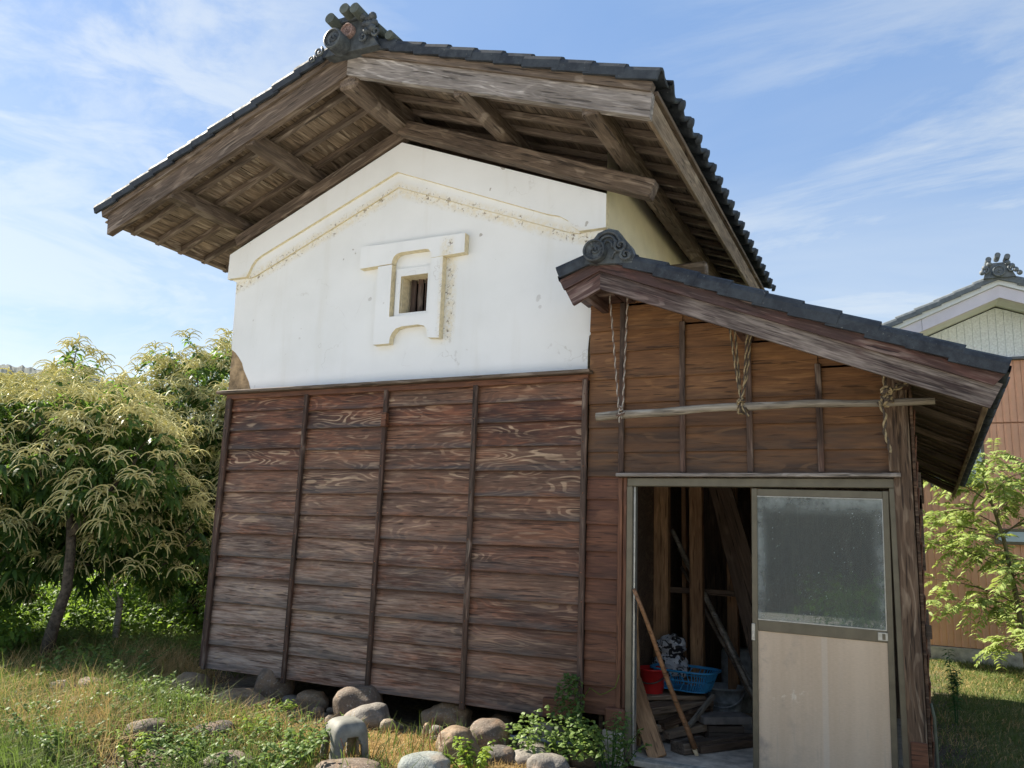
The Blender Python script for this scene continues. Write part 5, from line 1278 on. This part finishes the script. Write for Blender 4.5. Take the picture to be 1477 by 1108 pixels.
# tall thin weed on the lawn behind the shed corner
weed((.34, 2.6, 0), .62, 3, 'tall slim dark green weed standing on the lawn right of the corner post', M_vine, .03, L=(.05, .08), name='tall_weed', pairs=34, wr=.28, group=None)

# dried dark stalks in the straw
for i, (x, y) in enumerate(((-2.95, -.72), (-2.98, -.80), (-2.86, -.78), (-2.80, -.85), (-3.2, -1.35))):
    vs, fs, _ = merge([tube_geo([(x, y, -.01), (x+R(-.02, .02), y, .09), (x+R(-.03, .03), y+R(-.02, .02), .19+R(0, .05))], [.004, .003, .002], 5)]+[tube_geo([(x, y, .08+.02*k), (x+R(-.03, .03), y, .10+.02*k)], [.002, .001], 4) for k in range(4)])
    tag(obj('dry_stalk', vs, fs, M_rust, None, origin=(x, y, 0)), 'thin dry brown stalk standing up out of the straw', 'stalk', 'dry stalks in the straw')

# ------------------------------------------------------------ young tree with feather leaves on the right
def sapling():
    t = thing('young_tree', (1.2, 5.3, 0), 'young tree with arching branches of bright feather shaped leaves in front of the brown house', 'tree')
    parts = [tube_geo([(1.20, 5.3, -.05), (1.14, 5.3, .9), (1.05, 5.25, 1.6), (.88, 5.2, 2.35), (.80, 5.15, 2.62)], [.035, .028, .022, .012, .006], 7)]
    LP, LD, LL, LT = [], [], [], []
    def spray(a, d, L):
        # one long compound leaf bearing opposite leaflets
        d = V(d).normalized(); a = V(a); pts = []; n = 9
        for k in range(n+1):
            f = k/n; p = a+d*L*f+V((0, 0, -.35*L*f*f)); pts.append(p)
            if k >= 2:
                sd_ = d.cross(V((0, 0, 1))).normalized()
                for sg in (-1, 1):
                    LP.append(tuple(p)); LD.append(tuple(sd_*sg+d*.45+V((0, 0, R(-.35, .05))))); LL.append(R(.065, .10)*(1.1-.4*abs(f-.5))); LT.append(min(1, max(0, random.gauss(.55, .25))))
        parts.append(tube_geo(pts, .0022, 3, False))
    trunkp = [V((1.20, 5.3, 0)), V((1.14, 5.3, .9)), V((1.05, 5.25, 1.6)), V((.88, 5.2, 2.35)), V((.80, 5.15, 2.62))]
    def at(z):
        for a, b in zip(trunkp[:-1], trunkp[1:]):
            if a.z <= z <= b.z: return a.lerp(b, (z-a.z)/(b.z-a.z))
        return trunkp[-1]
    br = []
    for i in range(24):
        z = .35+2.2*(i/23)**.9; az = i*2.4+R(-.5, .5); L = R(.35, 1.05)*(1-.35*(z/2.6)); br.append((z, az, L))
    br += [(.9, math.pi, 1.1), (1.25, math.pi*1.02, 1.05), (1.65, math.pi*.97, .95), (1.95, math.pi*1.05, .8), (1.3, 2.6, 1.0), (.7, 3.6, .9), (2.1, .2, .9), (1.7, -.2, 1.0), (1.0, .3, 1.0), (.5, 0, .8)]
    for z, az, L in br:
        a = at(z); d = V((math.cos(az), math.sin(az), R(.1, 1.0))); n = 8; pts = []
        for k in range(n+1):
            f = k/n; pts.append(a+d*L*f+V((0, 0, -.35*L*f*f)))
        parts.append(tube_geo(pts, [.009*(1-.8*k/n) for k in range(n+1)], 4, False))
        for k in range(2, n+1):
            for q in range(2):
                dd = V((math.cos(az+R(-1.4, 1.4)), math.sin(az+R(-1.4, 1.4)), R(-.6, .8))); spray(pts[k], dd, R(.2, .34))
    vs, fs, _ = merge(parts); obj('trunk', vs, fs, simple('green_brown_bark', (.14, .12, .06), .8, .3, 20.), t, smooth=True)
    ll = np.array(LL); v, f = leaves_geo(np.array(LP), np.array(LD), ll, ll*.40, .35)
    obj('crown', v.tolist(), f, M_leaffe, t, tint=np.repeat(np.array(LT), 6))
sapling()

# ------------------------------------------------------------ neighbouring house
def neighbour():
    t = thing('neighbour_house', (1.4, 9.5, 0), 'neighbouring house with brown corrugated metal wall and white gable behind the young tree', 'house')
    HY, HX = 7.05, 1.33; x0, x1 = -2.6, 5.4
    M_br = simple('brown_corrugated_steel', (.76, .41, .26), .55, .10, 2.5, b=0); M_wh = simple('white_gable_cladding', (.82, .86, .86), .6, .12, 40., b=.2)
    M_fa = simple('pale_lilac_fascia', (.70, .66, .71), .5, .05, 5., b=0); M_wt = simple('white_trim', (.74, .76, .74), .5, .05, 5., b=0)
    # corrugated wall: ribs as real relief
    def ribbed(z0, z1f, pitch, dep, mat, name, y):
        vs, fs = [], []; n = int((x1-x0)/pitch)
        for i in range(n):
            xa = x0+i*pitch
            for dx_, dy_ in ((0, 0), (.06, 0), (.12, dep), (.26, dep), (.32, 0), (.96, 0)):
                xx = xa+dx_*pitch; vs += [(xx, y-dy_, z0), (xx, y-dy_, z1f(xx))]
        for i in range(len(vs)//2-1): fs.append((2*i, 2*i+2, 2*i+3, 2*i+1))
        return obj(name, vs, fs, mat, t)
    ribbed(.20, lambda x: 3.22, .085, .012, M_br, 'corrugated_wall', HY); ribbed(3.24, lambda x: 4.10, .085, .012, M_br, 'corrugated_wall', HY-.004)
    def gz(x): return 4.87-.415*abs(x-HX)
    vs, fs = [], []; pitch = .098; n = int((x1-x0)/pitch)
    for i in range(n):
        xa = x0+i*pitch
        for dx_, dy_ in ((0, 0), (.93, 0), (.94, -.012), (.99, -.012)):
            xx = xa+dx_*pitch; vs += [(xx, HY-.03-dy_, 4.14), (xx, HY-.03-dy_, max(4.14, gz(xx)))]
    for i in range(len(vs)//2-1): fs.append((2*i, 2*i+2, 2*i+3, 2*i+1))
    obj('gable_cladding', vs, fs, M_wh, t)
    bxs('flashing', x0, x1, HY-.07, HY-.0, 4.105, 4.14, simple('dark_flashing', (.12, .13, .15), .5), t)
    bxs('foundation', x0-.02, x1, HY-.03, HY+.2, -.05, .19, M_conc, t)
    obj('body', *box_geo(x0+.05, x1-.05, HY+.05, 13, 0, 4.0), M_br, t)
    # windows
    M_wg = simple('pale_window_glass', (.45, .55, .60), .12, .1, 2., b=0)
    for (a, b, c, d_) in ((.42, 1.02, 2.38, 3.12), (1.15, 1.95, 1.62, 1.75)):
        f = bxs('window', a-.04, b+.04, HY-.06, HY-.012, c-.04, d_+.04, M_alu, t); bxs('pane', a, b, HY-.066, HY-.055, c, d_, M_wg, f, 0)
    yf = HY-.55
    for sd_ in (-1, 1):
        def P(u, dz): return (HX+sd_*u, 5.11-.415*u+dz)
        U = 4.4
        def pl(name, z0, z1, ya, yb, mat, u0=0, u1=U): return poly_board(name, [P(u0, z0), P(u1, z0), P(u1, z1), P(u0, z1)] if sd_ > 0 else [P(u1, z0), P(u0, z0), P(u0, z1), P(u1, z1)], ya, yb, mat, t)
        for a, b in ((0, .95), (.955, 1.9), (1.905, 3.1), (3.105, U)): pl('fascia_panel', -.24, -.07, yf, yf+.05, M_fa, a, b)
        pl('barge_trim', -.065, .02, yf-.03, yf+.04, M_wt)
        q = [(P(0, -.22)[0], yf+.05, P(0, -.22)[1]), (P(U, -.22)[0], yf+.05, P(U, -.22)[1]), (P(U, -.22)[0], HY, P(U, -.22)[1]), (P(0, -.22)[0], HY, P(0, -.22)[1])]
        obj('soffit', q, [(0, 1, 2, 3)], M_wt, t)
    M_gt = tile_mat('neighbour_tile', (.10, .12, .135), (.2, .22, .23), .4)
    roof_tiles(t, HX, 5.11, (.415, .415), (HX-4.4, HX+4.4), yf, 13, .27, .055, M_gt)
    ob = plate('ridge_end_tile', [(HX-.18, 5.12), (HX+.2, 5.12), (HX+.15, 5.23), (HX+.10, 5.33), (HX-.10, 5.33), (HX-.15, 5.23)], [], yf-.1, yf+.02, [M_gt], t, org=(HX, yf, 5.3))
    disc_with_swirl('swirl_disc', (HX, yf-.14, 5.20), .075, M_gt, ob, .1)
    parts = [sphere_geo((HX+a*.8, yf-.12, 5.12+(z-5.2)*.8), .036, 6, 8) for a, z in ((-.2, 5.38), (.2, 5.38), (-.24, 5.30), (.25, 5.31), (.30, 5.25), (-.13, 5.44), (.14, 5.44))]+[scroll((HX-.16, yf-.12, 5.23), .05, .014, flip=-1), scroll((HX+.16, yf-.12, 5.23), .05, .014)]
    vs, fs, _ = merge(parts); obj('cloud_carving', vs, fs, M_gt, ob, smooth=True)
    for a, z in ((-.11, 5.37), (0, 5.42), (.11, 5.39)):
        vs, fs = tube_geo([(HX+a, yf-.16, z), (HX+a, yf+.05, z)], .036, 12); obj('tube_tile', vs, fs, M_gt, ob)
neighbour()

# ------------------------------------------------------------ behind the viewer: only met as a reflection in the door glass
ob8 = thing('dark_outbuilding', (-1.5, -13.2, 0), 'dark plank outbuilding behind the viewer, seen only reflected in the door glass', 'outbuilding')
for k in range(16): bxs('plank', -5.2, 2.6, -13.05, -13.02, .02+k*.2, .215+k*.2, M_dark, ob8)
obj('body', *box_geo(-5.15, 2.55, -16, -13.06, 0, 3.2), M_dark, ob8)
obj('roof', [(-5.6, -12.7, 3.15), (3.0, -12.7, 3.15), (3.0, -14.6, 3.9), (-5.6, -14.6, 3.9), (-5.6, -16.5, 3.15), (3.0, -16.5, 3.15)], [(0, 1, 2, 3), (3, 2, 5, 4)], M_tile, ob8)
cr8 = thing('planter_crate', (.9, -8.6, 0), 'wooden crate planter with a white basin seen reflected in the door glass', 'planter')
bxs('crate', .1, 1.5, -8.9, -8.3, 0, .55, M_scrap, cr8, .01)
vs, fs = lathe_geo((.75, -8.55, .55), [(.001, 0), (.22, 0), (.32, .24), (.34, .25), (.33, .24), (.21, .02), (.001, .02)], 24); obj('basin', vs, fs, M_wt2 if 'M_wt2' in globals() else simple('enamel_basin', (.6, .66, .62), .4), cr8, smooth=True)
bush('hedge_shrub', (2.0, -9.3, 0), (1.3, .9, .7), 2500, M_leafb, 'green shrub right of the planter, seen only in the door glass', (.05, .1))
bush('hedge_shrub', (-.6, -9.6, 0), (1.2, .9, .55), 2200, M_leafb, 'green shrub left of the planter, seen only in the door glass', (.05, .1))
print('tris', sum(len(o.data.polygons) for o in bpy.data.objects if o.type == 'MESH'))
